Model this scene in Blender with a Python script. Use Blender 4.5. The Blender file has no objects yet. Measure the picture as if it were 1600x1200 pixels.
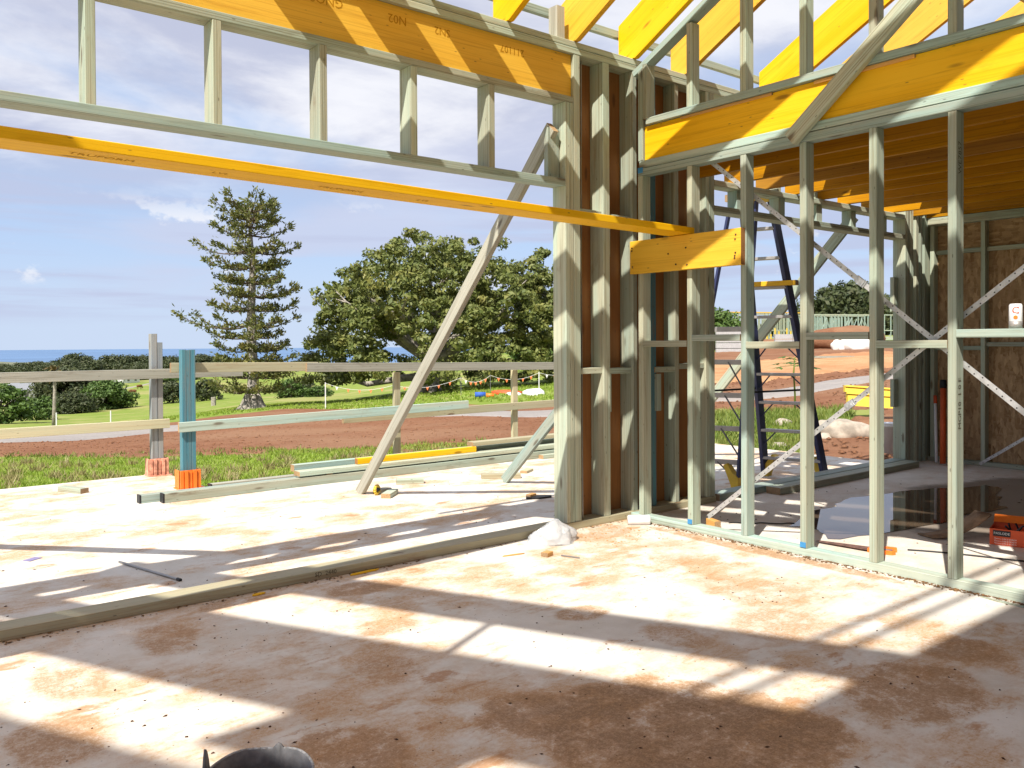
import bpy, math, random
import numpy as np
from mathutils import Vector, Matrix
random.seed(7); RNG = np.random.default_rng(7)
S = bpy.context.scene
COL = S.collection
# ------------------------------------------------------------------ camera
YAW, PITCH, ROLL = math.radians(51.113), math.radians(-0.6514), math.radians(-0.3074)
HC = 1.35
_r = Vector((math.sin(YAW), -math.cos(YAW), 0)); _f = Vector((math.cos(YAW), math.sin(YAW), 0)); _u = Vector((0, 0, 1))
_f2 = _f*math.cos(PITCH) + _u*math.sin(PITCH); _u2 = _u*math.cos(PITCH) - _f*math.sin(PITCH)
_r2 = _r*math.cos(ROLL) + _u2*math.sin(ROLL); _u3 = _u2*math.cos(ROLL) - _r*math.sin(ROLL)
cd = bpy.data.cameras.new('camera'); cam = bpy.data.objects.new('camera', cd); COL.objects.link(cam)
m3 = Matrix((_r2, _u3, -_f2)).transposed()
cam.matrix_world = Matrix.Translation((0, 0, HC)) @ m3.to_4x4()
cd.sensor_width = 36; cd.lens = 1324.26/1600*36; cd.shift_y = -(600-548.48)/1600
cd.clip_start = 0.05; cd.clip_end = 60000
S.camera = cam
# ------------------------------------------------------------------ sun, sky, exposure
KX, KY = 0.74, 0.36                       # shadow travel per metre of height
SUN_EL = math.atan(1/math.hypot(KX, KY)); SUN_AZ = math.atan2(-KX, -KY)   # azimuth measured from +Y towards +X
sd = bpy.data.lights.new('sun', 'SUN'); sd.energy = 5.0; sd.angle = math.radians(0.53); sd.color = (1.0, 0.94, 0.85)
sun = bpy.data.objects.new('sun', sd); COL.objects.link(sun)
sun.rotation_euler = Vector((KX, KY, -1)).to_track_quat('-Z', 'Y').to_euler()
S.view_settings.view_transform = 'Standard'; S.view_settings.look = 'None'
S.view_settings.exposure = 0.66; S.view_settings.gamma = 1; S.view_settings.use_curve_mapping = False
W = bpy.data.worlds.new('World'); S.world = W; W.use_nodes = True
def world():
    nt = W.node_tree; N = nt.nodes; L = nt.links; N.clear()
    out = N.new('ShaderNodeOutputWorld'); bg = N.new('ShaderNodeBackground'); bg.inputs['Strength'].default_value = 0.073
    sky = N.new('ShaderNodeTexSky'); sky.sky_type = 'NISHITA'; sky.sun_disc = False
    sky.sun_elevation = SUN_EL; sky.sun_rotation = SUN_AZ; sky.altitude = 100; sky.air_density = 1.0; sky.dust_density = 0.6; sky.ozone_density = 2.0
    tc = N.new('ShaderNodeTexCoord'); sx = N.new('ShaderNodeSeparateXYZ'); L.new(tc.outputs['Generated'], sx.inputs[0])
    # keep the horizon colour going a little below the true horizon (the sea edge dips)
    mx = N.new('ShaderNodeMath'); mx.operation = 'MAXIMUM'; mx.inputs[1].default_value = 0.012; L.new(sx.outputs['Z'], mx.inputs[0])
    cb = N.new('ShaderNodeCombineXYZ'); L.new(sx.outputs['X'], cb.inputs[0]); L.new(sx.outputs['Y'], cb.inputs[1]); L.new(mx.outputs[0], cb.inputs[2])
    L.new(cb.outputs[0], sky.inputs['Vector'])
    # clouds live on a plane high above: direction / (z + k)
    ad = N.new('ShaderNodeMath'); ad.operation = 'ADD'; ad.inputs[1].default_value = 0.10; L.new(mx.outputs[0], ad.inputs[0])
    dv = N.new('ShaderNodeVectorMath'); dv.operation = 'DIVIDE'; L.new(cb.outputs[0], dv.inputs[0])
    c2 = N.new('ShaderNodeCombineXYZ'); 
    for i in range(3): L.new(ad.outputs[0], c2.inputs[i])
    L.new(c2.outputs[0], dv.inputs[1])
    fl = N.new('ShaderNodeVectorMath'); fl.operation = 'MULTIPLY'; fl.inputs[1].default_value = (1, 1, 0); L.new(dv.outputs[0], fl.inputs[0])
    def noise(sc, det, ro, off, dist=0.0):
        mp = N.new('ShaderNodeMapping'); mp.inputs['Location'].default_value = off; L.new(fl.outputs[0], mp.inputs[0])
        n = N.new('ShaderNodeTexNoise'); n.inputs['Scale'].default_value = sc; n.inputs['Detail'].default_value = det; n.inputs['Roughness'].default_value = ro
        n.inputs['Distortion'].default_value = dist
        L.new(mp.outputs[0], n.inputs['Vector']); return n.outputs['Fac']
    def ramp(v, a, b, va=0.0, vb=1.0):
        r = N.new('ShaderNodeMapRange'); r.interpolation_type = 'SMOOTHSTEP'; L.new(v, r.inputs[0])
        r.inputs[1].default_value = a; r.inputs[2].default_value = b; r.inputs[3].default_value = va; r.inputs[4].default_value = vb; return r.outputs[0]
    def math_(op, a, b):
        m = N.new('ShaderNodeMath'); m.operation = op
        for i, v in enumerate((a, b)):
            if isinstance(v, (int, float)): m.inputs[i].default_value = v
            else: L.new(v, m.inputs[i])
        return m.outputs[0]
    def mix(f, a, b):
        m = N.new('ShaderNodeMix'); m.data_type = 'RGBA'
        if isinstance(f, (int, float)): m.inputs['Factor'].default_value = f
        else: L.new(f, m.inputs['Factor'])
        for v, s in ((a, m.inputs[6]), (b, m.inputs[7])):
            if isinstance(v, tuple): s.default_value = v
            else: L.new(v, s)
        return m.outputs[2]
    # sky blue: soften the physical sky towards a hazy coastal blue
    base = mix(0.75, sky.outputs[0], (4.15, 5.75, 8.8, 1))
    horiz = ramp(sx.outputs['Z'], 0.0, 0.20, 0.50, 0.0)
    base = mix(horiz, base, (6.1, 6.9, 8.3, 1))
    # broad grey-white veil high up, thinning towards the horizon
    high = ramp(sx.outputs['Z'], 0.10, 0.24)
    veil = math_('MULTIPLY', ramp(noise(0.55, 6, 0.55, (3.1, 1.7, 0), 0.4), 0.26, 0.50), high)
    shade = mix(ramp(noise(1.1, 7, 0.6, (7.3, 2.2, 0), 0.3), 0.40, 0.64), (4.9, 5.15, 6.5, 1), (8.4, 8.4, 8.8, 1))
    c = mix(math_('MULTIPLY', veil, 0.93), base, shade)
    # thin low streaks
    streak = math_('MULTIPLY', ramp(noise(0.36, 5, 0.5, (11.0, 4.0, 0), 0.8), 0.47, 0.62), ramp(sx.outputs['Z'], 0.02, 0.08))
    c = mix(math_('MULTIPLY', streak, 0.75), c, (5.4, 5.8, 7.4, 1))
    mpb = N.new('ShaderNodeMapping'); mpb.inputs['Scale'].default_value = (1.5, 1.5, 26); mpb.inputs['Location'].default_value = (2.0, .4, .3); L.new(tc.outputs['Generated'], mpb.inputs[0])
    nb = N.new('ShaderNodeTexNoise'); nb.inputs['Scale'].default_value = 1; nb.inputs['Detail'].default_value = 6; nb.inputs['Roughness'].default_value = .55; L.new(mpb.outputs[0], nb.inputs['Vector'])
    band = math_('MULTIPLY', ramp(nb.outputs['Fac'], 0.45, 0.57), math_('MULTIPLY', ramp(sx.outputs['Z'], 0.015, 0.04), ramp(sx.outputs['Z'], 0.12, 0.26, 1, 0)))
    c = mix(math_('MULTIPLY', band, 0.80), c, (4.7, 5.15, 6.9, 1))
    # small bright puffs
    mpp = N.new('ShaderNodeMapping'); mpp.inputs['Scale'].default_value = (9, 9, 15); L.new(tc.outputs['Generated'], mpp.inputs[0])
    np_ = N.new('ShaderNodeTexNoise'); np_.inputs['Scale'].default_value = 1; np_.inputs['Detail'].default_value = 8; np_.inputs['Roughness'].default_value = .6; L.new(mpp.outputs[0], np_.inputs['Vector'])
    puff = math_('MULTIPLY', ramp(np_.outputs['Fac'], 0.575, 0.64), math_('MULTIPLY', ramp(sx.outputs['Z'], 0.05, 0.08), ramp(sx.outputs['Z'], 0.13, 0.17, 1, 0)))
    c = mix(math_('MULTIPLY', puff, 0.8), c, (8.2, 8.3, 8.7, 1))
    L.new(c, bg.inputs['Color']); L.new(bg.outputs[0], out.inputs['Surface'])
world()
# ------------------------------------------------------------------ materials
MATS = {}
class G:
    """tiny node-graph helper"""
    def __init__(s, name, rough=0.6, spec=0.3):
        s.m = bpy.data.materials.new(name); s.m.use_nodes = True; s.nt = s.m.node_tree; s.N = s.nt.nodes; s.L = s.nt.links
        s.b = s.N['Principled BSDF']; s.b.inputs['Roughness'].default_value = rough; s.b.inputs['Specular IOR Level'].default_value = spec
        s.tc = s.N.new('ShaderNodeTexCoord'); s._rand = None; MATS[name] = s.m
    def set(s, sock, v):
        if isinstance(v, (int, float)): sock.default_value = v
        elif isinstance(v, tuple): sock.default_value = v if len(v) == len(sock.default_value) else (*v, 1)
        else: s.L.new(v, sock)
    def rand(s):
        if s._rand is None: s._rand = s.N.new('ShaderNodeObjectInfo').outputs['Random']
        return s._rand
    def vec(s, scale=(1, 1, 1), rnd=True, coord='Object', loc=(0, 0, 0)):
        mp = s.N.new('ShaderNodeMapping'); mp.inputs['Scale'].default_value = scale; mp.inputs['Location'].default_value = loc
        src = s.tc.outputs[coord]
        if rnd:
            a = s.N.new('ShaderNodeVectorMath'); a.operation = 'ADD'; s.L.new(src, a.inputs[0])
            k = s.N.new('ShaderNodeVectorMath'); k.operation = 'SCALE'; k.inputs[0].default_value = (37.1, 11.3, 5.7); s.L.new(s.rand(), k.inputs['Scale'])
            s.L.new(k.outputs[0], a.inputs[1]); src = a.outputs[0]
        s.L.new(src, mp.inputs[0]); return mp.outputs[0]
    def noise(s, vec, sc=1, det=4, ro=0.55, dist=0.0):
        n = s.N.new('ShaderNodeTexNoise'); s.L.new(vec, n.inputs['Vector']); n.inputs['Scale'].default_value = sc
        n.inputs['Detail'].default_value = det; n.inputs['Roughness'].default_value = ro; n.inputs['Distortion'].default_value = dist
        return n.outputs['Fac']
    def voro(s, vec, sc=1, feat='F1', out='Distance'):
        n = s.N.new('ShaderNodeTexVoronoi'); n.feature = feat; s.L.new(vec, n.inputs['Vector']); n.inputs['Scale'].default_value = sc; return n.outputs[out]
    def ramp(s, v, a, b, va=0.0, vb=1.0):
        r = s.N.new('ShaderNodeMapRange'); r.interpolation_type = 'SMOOTHSTEP'; s.L.new(v, r.inputs[0])
        for i, q in enumerate((a, b, va, vb)): r.inputs[i+1].default_value = q
        return r.outputs[0]
    def math(s, op, a, b=0.0):
        m = s.N.new('ShaderNodeMath'); m.operation = op; s.set(m.inputs[0], a); s.set(m.inputs[1], b); return m.outputs[0]
    def mix(s, f, a, b, mode='MIX'):
        m = s.N.new('ShaderNodeMix'); m.data_type = 'RGBA'; m.blend_type = mode; s.set(m.inputs['Factor'], f); s.set(m.inputs[6], a); s.set(m.inputs[7], b); return m.outputs[2]
    def bump(s, h, strength=0.3, dist=0.01):
        b = s.N.new('ShaderNodeBump'); b.inputs['Strength'].default_value = strength; b.inputs['Distance'].default_value = dist
        s.L.new(h, b.inputs['Height']); s.L.new(b.outputs[0], s.b.inputs['Normal'])
    def color(s, c): s.set(s.b.inputs['Base Color'], c); return s.m

def wood(name, c_main, c_alt, c_line, c_stain, line=0.5, stain=0.5, knots=True, rough=0.62, lam=150, vary=(0.80, 1.10)):
    g = G(name, rough, 0.25)
    big = g.noise(g.vec((0.7, 9, 9)), 1, 4, 0.6)                       # board-long tone changes
    grain = g.noise(g.vec((1.6, 30, 30)), 1, 6, 0.65, 0.6)
    lines = g.noise(g.vec((0.5, lam, lam)), 1, 2, 0.5)
    c = g.mix(g.ramp(big, 0.36, 0.64), c_main, c_alt)
    c = g.mix(g.math('MULTIPLY', g.ramp(grain, 0.5, 0.72), 0.55), c, c_line)
    c = g.mix(g.math('MULTIPLY', g.ramp(lines, 0.54, 0.66), line), c, c_line)
    st = g.noise(g.vec((2.2, 7, 7)), 1, 7, 0.7, 0.3)
    c = g.mix(g.math('MULTIPLY', g.ramp(st, 0.58, 0.74), stain), c, c_stain)
    if knots:
        k = g.voro(g.vec((1.7, 6.5, 6.5)), 1)
        c = g.mix(g.math('MULTIPLY', g.ramp(k, 0.13, 0.05), 0.75), c, tuple(0.45*x for x in c_stain))
    dots = g.voro(g.vec((7, 24, 24)), 1)
    c = g.mix(g.math('MULTIPLY', g.ramp(dots, 0.10, 0.05), 0.6), c, (0.05, 0.035, 0.025))
    hsv = g.N.new('ShaderNodeHueSaturation'); g.L.new(c, hsv.inputs['Color'])
    g.set(hsv.inputs['Value'], g.ramp(g.rand(), 0, 1, *vary)); g.set(hsv.inputs['Saturation'], g.ramp(g.voro(g.vec((0.01, .01, .01)), 1), 0, 1, 0.8, 1.15))
    g.bump(grain, 0.25, 0.003)
    return g.color(hsv.outputs['Color'])
PINE = wood('treated_pine', (0.375, 0.45, 0.365), (0.425, 0.43, 0.325), (0.185, 0.165, 0.10), (0.22, 0.15, 0.085), 0.62, 0.6)
PINEB = wood('blue_green_pine', (0.335, 0.46, 0.42), (0.395, 0.435, 0.36), (0.18, 0.20, 0.15), (0.22, 0.15, 0.09), 0.55, 0.5)
GREYW = wood('weathered_timber', (0.40, 0.39, 0.325), (0.35, 0.345, 0.29), (0.20, 0.18, 0.135), (0.16, 0.125, 0.10), 0.5, 0.5)
TANW = wood('tan_timber', (0.48, 0.43, 0.28), (0.44, 0.42, 0.28), (0.30, 0.20, 0.10), (0.33, 0.16, 0.07), 0.4, 0.5)
BLUEW = wood('blue_painted_timber', (0.060, 0.20, 0.26), (0.09, 0.25, 0.30), (0.17, 0.19, 0.18), (0.24, 0.18, 0.13), 0.7, 0.65, False)
GREYBW = wood('worn_blue_grey_timber', (0.24, 0.27, 0.29), (0.30, 0.29, 0.27), (0.12, 0.11, 0.10), (0.22, 0.13, 0.08), 0.6, 0.5)
YEL = wood('yellow_laminated_timber', (0.82, 0.485, 0.040), (0.77, 0.43, 0.028), (0.52, 0.25, 0.014), (0.46, 0.215, 0.022), 0.36, 0.26, True, 0.55, 120, (0.92, 1.05))
YELJ = wood('shaded_yellow_joist_timber', (0.50, 0.235, 0.012), (0.43, 0.19, 0.012), (0.22, 0.095, 0.010), (0.20, 0.085, 0.012), 0.45, 0.55, True, 0.55, 120)  # brown grain, and the room's shade put into a darker yellow
YEND = wood('laminated_end_grain', (0.36, 0.17, 0.06), (0.30, 0.14, 0.05), (0.16, 0.07, 0.03), (0.2, 0.1, 0.04), 0.6, 0.2, False)
PEND = wood('pine_end_grain', (0.40, 0.27, 0.15), (0.33, 0.22, 0.12), (0.2, 0.11, 0.05), (0.15, 0.09, 0.05), 0.6, 0.3, False)
PLY = wood('brown_plywood', (0.27, 0.125, 0.045), (0.23, 0.10, 0.036), (0.17, 0.075, 0.028), (0.20, 0.09, 0.035), 0.3, 0.5, True)
RAW = wood('fresh_cut_timber', (0.62, 0.36, 0.13), (0.55, 0.30, 0.10), (0.35, 0.17, 0.05), (0.3, 0.15, 0.05), 0.4, 0.2, False)
ENDS = {id(YEL): YEND}
def plain(name, c, rough=0.5, spec=0.4, metal=0.0, var=0.12, sc=12):
    g = G(name, rough, spec); g.b.inputs['Metallic'].default_value = metal
    n = g.noise(g.vec((sc, sc, sc)), 1, 5, 0.65)
    g.bump(n, 0.12, 0.004)
    return g.color(g.mix(g.ramp(n, 0.3, 0.75), tuple(x*(1-var) for x in c), tuple(min(1, x*(1+var)) for x in c)))
ORANGE = plain('orange_plastic', (0.85, 0.20, 0.025), 0.45)
ORANGEW = plain('cement_smeared_orange', (0.75, 0.33, 0.22), 0.7, var=0.45, sc=18)
NAVY = plain('navy_fibreglass', (0.028, 0.035, 0.095), 0.4)
ALU = plain('dull_aluminium', (0.42, 0.40, 0.38), 0.45, 0.5, 0.55)
GALV = plain('galvanised_steel', (0.50, 0.51, 0.52), 0.42, 0.5, 0.7, 0.25, 40)
YPLAS = plain('yellow_plastic', (0.70, 0.48, 0.05), 0.5)
BLACKP = plain('black_plastic', (0.015, 0.015, 0.017), 0.5)
WHITEP = plain('white_plastic', (0.72, 0.72, 0.72), 0.45, var=0.05)
DKGREY = plain('dark_grey_plastic', (0.15, 0.15, 0.155), 0.6, var=0.35, sc=20)
REDBOX = plain('red_carton', (0.62, 0.09, 0.025), 0.6)
TUBEO = plain('orange_tube', (0.62, 0.10, 0.02), 0.5)
STEEL = plain('bare_steel', (0.33, 0.32, 0.31), 0.35, 0.5, 0.8)
RUSTY = plain('rusty_blade', (0.22, 0.11, 0.075), 0.5, 0.4, 0.4, 0.4, 30)
LEATH = plain('worn_leather', (0.27, 0.18, 0.11), 0.8, var=0.35)
STONE = plain('pale_stone', (0.36, 0.31, 0.25), 0.9, var=0.3, sc=6)
BARK = plain('grey_bark', (0.33, 0.30, 0.26), 0.95, 0.1, var=0.4, sc=5)
BARKD = plain('brown_bark', (0.13, 0.10, 0.08), 0.95, 0.1, var=0.4, sc=5)
BLOCKM = plain('grey_blockwork', (0.42, 0.42, 0.42), 0.9, 0.1)
COW = plain('brown_hide', (0.16, 0.075, 0.035), 0.9, 0.1)
FLAGM = plain('orange_flag_cloth', (0.85, 0.22, 0.08), 0.8, 0.1)
INK = plain('grey_ink', (0.09, 0.075, 0.05), 0.8, 0.1)
INKY = plain('brown_ink', (0.42, 0.20, 0.012), 0.8, 0.1)
INKB = plain('blue_marker_paint', (0.06, 0.25, 0.50), 0.8, 0.1)
PURP = plain('purple_card', (0.22, 0.20, 0.36), 0.7)
CLODS = plain('clay_crumbs', (0.10, 0.055, 0.035), 0.95, 0.1, var=0.5)
SHAVE = plain('wood_shavings', (0.20, 0.11, 0.05), 0.9, 0.1, var=0.5, sc=60)
WHITEB = plain('white_woven_bag', (0.78, 0.77, 0.74), 0.7, 0.2, var=0.06)
def leafmat(name, c1, c2, c3, rough=0.55, trans=0.18):
    g = G(name, rough, 0.35)
    geo = g.N.new('ShaderNodeNewGeometry'); v = g.noise(g.vec((0.8, 0.8, 0.8)), 1, 3)
    c = g.mix(geo.outputs['Random Per Island'], c1, c2)
    c = g.mix(g.math('MULTIPLY', g.ramp(v, 0.5, 0.72), 0.6), c, c3)
    try: g.b.inputs['Subsurface Weight'].default_value = 0.0
    except Exception: pass
    m = g.color(c)
    tr = g.N.new('ShaderNodeBsdfTranslucent'); g.L.new(c, tr.inputs['Color'])
    mx = g.N.new('ShaderNodeMixShader'); mx.inputs[0].default_value = trans
    g.L.new(g.b.outputs[0], mx.inputs[1]); g.L.new(tr.outputs[0], mx.inputs[2])
    g.L.new(mx.outputs[0], g.N['Material Output'].inputs['Surface'])
    return m
LFIG = leafmat('fig_leaves', (0.095, 0.130, 0.032), (0.205, 0.225, 0.060), (0.30, 0.265, 0.065), trans=0.28)
LPINE = leafmat('pine_needles', (0.075, 0.105, 0.030), (0.19, 0.185, 0.050), (0.26, 0.215, 0.060))
LDARK = leafmat('dark_leaves', (0.032, 0.050, 0.018), (0.075, 0.090, 0.032), (0.095, 0.090, 0.042))
LBRIGHT = leafmat('bright_leaves', (0.050, 0.100, 0.018), (0.095, 0.160, 0.030), (0.12, 0.155, 0.040))
LPALM = leafmat('dry_palm_leaves', (0.16, 0.11, 0.04), (0.08, 0.09, 0.03), (0.25, 0.13, 0.05))
LWEED = leafmat('weed_leaves', (0.10, 0.165, 0.022), (0.20, 0.235, 0.045), (0.27, 0.25, 0.07))
LGRASS = leafmat('grass_blades', (0.17, 0.265, 0.022), (0.25, 0.345, 0.040), (0.31, 0.33, 0.08))
def concrete(name, inner):
    g = G(name, 0.72, 0.25)
    P = lambda sc, l=(0, 0, 0): g.vec(sc, False, 'Object', l)
    fine = g.noise(P((55, 55, 55)), 1, 6, 0.75); grit = g.noise(P((160, 160, 160)), 1, 3, 0.7); med = g.noise(P((3, 3, 3)), 1, 7, 0.65)
    c = g.mix(g.ramp(med, 0.3, 0.7), (0.60, 0.56, 0.49), (0.71, 0.68, 0.625))
    c = g.mix(g.math('MULTIPLY', g.ramp(fine, 0.50, 0.72), 0.28), c, (0.47, 0.40, 0.33))
    clay = (0.47, 0.275, 0.125); deep = (0.30, 0.155, 0.072)
    sep = g.N.new('ShaderNodeSeparateXYZ'); g.L.new(P((1, 1, 1)), sep.inputs[0])
    far = g.ramp(sep.outputs[0], 4.70, 4.95) if inner else 0.0          # the far room was swept: less clay
    clean = g.math('SUBTRACT', 1.0, g.math('MULTIPLY', far, 0.72))
    s1 = g.noise(P((0.9, 1.25, 1)), 1, 6, 0.6, 0.3); s2 = g.noise(P((2.6, 3.6, 1), (4, 2, 0)), 1, 10, 0.70, 0.15); s3 = g.noise(P((6, 17, 1), (1, 7, 0)), 1, 9, 0.74, 0.1)
    gr = g.ramp(g.math('ADD', g.math('MULTIPLY', fine, 0.6), g.math('MULTIPLY', grit, 0.4)), 0.36, 0.60, 0.45, 1.0)
    f = g.math('MULTIPLY', g.ramp(s1, 0.38, 0.58), g.ramp(s2, 0.38, 0.56)); f = g.math('MULTIPLY', g.math('MULTIPLY', f, gr), clean)
    c = g.mix(g.math('MULTIPLY', f, 0.88), c, clay)
    f2 = g.math('MULTIPLY', g.ramp(s2, 0.515, 0.60), g.ramp(s3, 0.42, 0.60)); f2 = g.math('MULTIPLY', g.math('MULTIPLY', f2, gr), clean)
    c = g.mix(g.math('MULTIPLY', f2, 0.72), c, (0.44, 0.245, 0.105))
    f3 = g.math('MULTIPLY', g.math('MULTIPLY', g.ramp(s3, 0.56, 0.64), g.ramp(s1, 0.44, 0.56)), clean)
    c = g.mix(g.math('MULTIPLY', f3, 0.65), c, (0.40, 0.21, 0.095))
    # scuffed boot prints: short crisp clay smears
    vv = g.voro(P((1.45, 2.5, 1), (0.3, 0.8, 0)), 1); wob = g.noise(P((9, 9, 9)), 1, 6, 0.75)
    fp = g.ramp(g.math('ADD', vv, g.math('MULTIPLY', wob, 0.34)), 0.335, 0.275)
    c = g.mix(g.math('MULTIPLY', g.math('MULTIPLY', g.math('MULTIPLY', fp, g.ramp(s3, 0.40, 0.55)), clean), 0.80), c, (0.40, 0.205, 0.09))
    if inner:                                                       # trodden clay patches where they lie on the slab
        blobs = [(2.20, 1.95, .44, .50, .85), (2.52, 1.74, .30, .32, .85), (1.98, 2.33, .24, .22, .7), (3.22, 1.56, .40, .24, .62), (3.80, 1.62, .20, .18, .55), (3.85, 2.72, .26, .34, .34), (3.50, 2.35, .24, .24, .42), (1.32, 2.48, .22, .24, .62),
                 (1.18, 4.0, .15, .24, .50), (.74, 3.75, .16, .24, .42), (.60, 3.2, .18, .22, .5), (2.3, 4.14, .26, .14, .60), (1.78, 3.03, .16, .18, .40), (1.62, 4.33, .2, .09, .45), (2.9, 3.05, .16, .11, .50), (4.2, 4.25, .42, .16, .42), (4.1, 3.4, .22, .2, .3),
                 (2.05, 3.5, .18, .12, .45), (3.0, 2.55, .13, .20, .40), (4.62, 3.2, .08, 1.1, .55)]
        wx = g.math('MULTIPLY', g.math('SUBTRACT', g.noise(P((3.2, 3.2, 1)), 1, 9, 0.70), 0.5), 2.4)
        tot = 0.0; 
        for (bx_, by_, rx, ry, st) in blobs:
            dx = g.math('DIVIDE', g.math('SUBTRACT', sep.outputs[0], bx_), rx); dy = g.math('DIVIDE', g.math('SUBTRACT', sep.outputs[1], by_), ry)
            dd = g.math('ADD', g.math('ADD', g.math('MULTIPLY', dx, dx), g.math('MULTIPLY', dy, dy)), wx)
            tot = g.math('MAXIMUM', tot, g.ramp(dd, 1.30, 0.45, 0, st))
        blot = g.ramp(g.noise(P((7, 7, 1)), 1, 9, 0.75), 0.34, 0.56, 0.35, 1.0)
        tot = g.math('MULTIPLY', g.math('MULTIPLY', tot, gr), blot)
        c = g.mix(g.ramp(tot, 0.0, 0.45, 0, .8), c, (0.42, 0.235, 0.105)); c = g.mix(g.ramp(tot, 0.22, 0.85, 0, .92), c, (0.245, 0.148, 0.078))
        # darker, smoother concrete round the puddle in the far room
        dx = g.math('DIVIDE', g.math('SUBTRACT', sep.outputs[0], 7.6), 1.75); dy = g.math('DIVIDE', g.math('SUBTRACT', sep.outputs[1], 2.75), 0.95)
        dd = g.math('ADD', g.math('ADD', g.math('MULTIPLY', dx, dx), g.math('MULTIPLY', dy, dy)), g.math('MULTIPLY', wx, 0.5))
        dark_zone = g.ramp(dd, 1.15, 0.75); c = g.mix(g.math('MULTIPLY', dark_zone, 0.80), c, (0.15, 0.115, 0.085))
        g.set(g.b.inputs['Roughness'], g.ramp(dark_zone, 0, 1, 0.72, 0.42))
    sp = g.voro(P((34, 34, 1)), 1); sel = g.noise(P((2.0, 2.0, 1), (9, 9, 0)), 1, 3)
    c = g.mix(g.math('MULTIPLY', g.ramp(sp, 0.12, 0.07), g.ramp(sel, 0.46, 0.56)), c, (0.20, 0.10, 0.05))
    g.bump(fine, 0.25, 0.004)
    return g.color(c)
CONCI = concrete('stained_concrete_inside', True); CONCO = concrete('stained_concrete_outside', False)
def osb():
    g = G('strand_board', 0.7, 0.2)
    v = g.voro(g.vec((13, 40, 40)), 1, 'F1', 'Color'); v2 = g.voro(g.vec((60, 24, 24), loc=(3, 3, 3)), 1, 'F1', 'Color')
    s1 = g.N.new('ShaderNodeSeparateColor'); g.L.new(v, s1.inputs[0]); s2 = g.N.new('ShaderNodeSeparateColor'); g.L.new(v2, s2.inputs[0])
    d = g.noise(g.vec((4, 9, 9)), 1, 5, .7)
    c = g.mix(s1.outputs[0], (0.25, 0.145, 0.065), (0.52, 0.35, 0.19)); c = g.mix(g.math('MULTIPLY', g.ramp(s2.outputs[0], .4, 1), 0.6), c, (0.42, 0.275, 0.15))
    c = g.mix(g.math('MULTIPLY', g.ramp(d, 0.5, 0.7), .5), c, (0.17, 0.095, 0.045))
    g.bump(s1.outputs[1], 0.4, 0.004); return g.color(c)
OSB = osb()
def strapmat():
    g = G('punched_steel_strap', 0.42, 0.5); g.b.inputs['Metallic'].default_value = 0.55
    n = g.noise(g.vec((30, 30, 30)), 1, 4)
    sep = g.N.new('ShaderNodeSeparateXYZ'); g.L.new(g.vec((1, 1, 1), False), sep.inputs[0])
    fx = g.math('SUBTRACT', g.math('FRACT', g.math('MULTIPLY', sep.outputs[0], 22.0)), 0.5)
    al = g.math('SUBTRACT', g.math('MULTIPLY', g.math('FRACT', g.math('MULTIPLY', sep.outputs[0], 11.0)), 1.0), 0.5)
    off = g.math('MULTIPLY', g.math('SIGN', al), 0.006)
    dy = g.math('MULTIPLY', g.math('SUBTRACT', sep.outputs[1], off), 22.0)
    dd = g.math('ADD', g.math('MULTIPLY', fx, fx), g.math('MULTIPLY', dy, dy))
    c = g.mix(g.ramp(n, 0.3, 0.7), (0.46, 0.46, 0.46), (0.60, 0.60, 0.60)); c = g.mix(g.ramp(dd, 0.0105, 0.006), c, (0.03, 0.03, 0.03))
    return g.color(c)
STRAP = strapmat()
def watermat(name, c, rough, bump_sc, bump_s):
    g = G(name, rough, 0.5); g.b.inputs['IOR'].default_value = 1.33
    n = g.noise(g.vec((bump_sc, bump_sc, bump_sc), False), 1, 4); 
    if bump_s: g.bump(n, bump_s, 0.3)
    return g.color(g.mix(g.ramp(g.noise(g.vec((.0006, .0025, 1), False), 1, 3), 0.35, 0.65), c, tuple(x*1.25 for x in c)))
SEA = watermat('sea_water', (0.085, 0.155, 0.275), 0.6, 0.01, 0)
PUD = watermat('puddle_water', (0.085, 0.06, 0.04), 0.015, 1, 0); MATS['puddle_water'].node_tree.nodes['Principled BSDF'].inputs['Specular IOR Level'].default_value = 0.9
def groundmat(name, stops, sc, rough=0.95, bump=0.5, spots=None):
    g = G(name, rough, 0.1)
    a = g.noise(g.vec((sc, sc, sc), False), 1, 6, 0.6); b = g.noise(g.vec((sc*9, sc*9, sc*9), False), 1, 6, 0.7); d = g.noise(g.vec((sc*.12,)*3, False), 1, 4)
    c = g.mix(g.ramp(a, 0.35, 0.65), stops[0], stops[1]); c = g.mix(g.math('MULTIPLY', g.ramp(b, 0.45, 0.7), 0.6), c, stops[2])
    c = g.mix(g.math('MULTIPLY', g.ramp(d, 0.45, 0.62), 0.65), c, stops[3])
    if spots: c = g.mix(g.ramp(g.noise(g.vec((sc*.55,)*3, False, loc=(5, 3, 0)), 1, 5, .6), 0.56, 0.66), c, spots)
    g.bump(b, bump, 0.05); return g.color(c)
GRASS = groundmat('meadow_grass', [(0.150, 0.220, 0.030), (0.195, 0.250, 0.050), (0.25, 0.25, 0.085), (0.33, 0.285, 0.125)], 0.5, spots=(0.125, 0.195, 0.026))
DIRT = groundmat('red_clay', [(0.205, 0.095, 0.052), (0.245, 0.122, 0.068), (0.150, 0.066, 0.036), (0.275, 0.160, 0.095)], 1.2, bump=0.9)
DRY = groundmat('dry_straw_clay', [(0.42, 0.23, 0.11), (0.48, 0.30, 0.16), (0.34, 0.15, 0.07), (0.38, 0.17, 0.08)], 0.9, bump=0.8)
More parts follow.
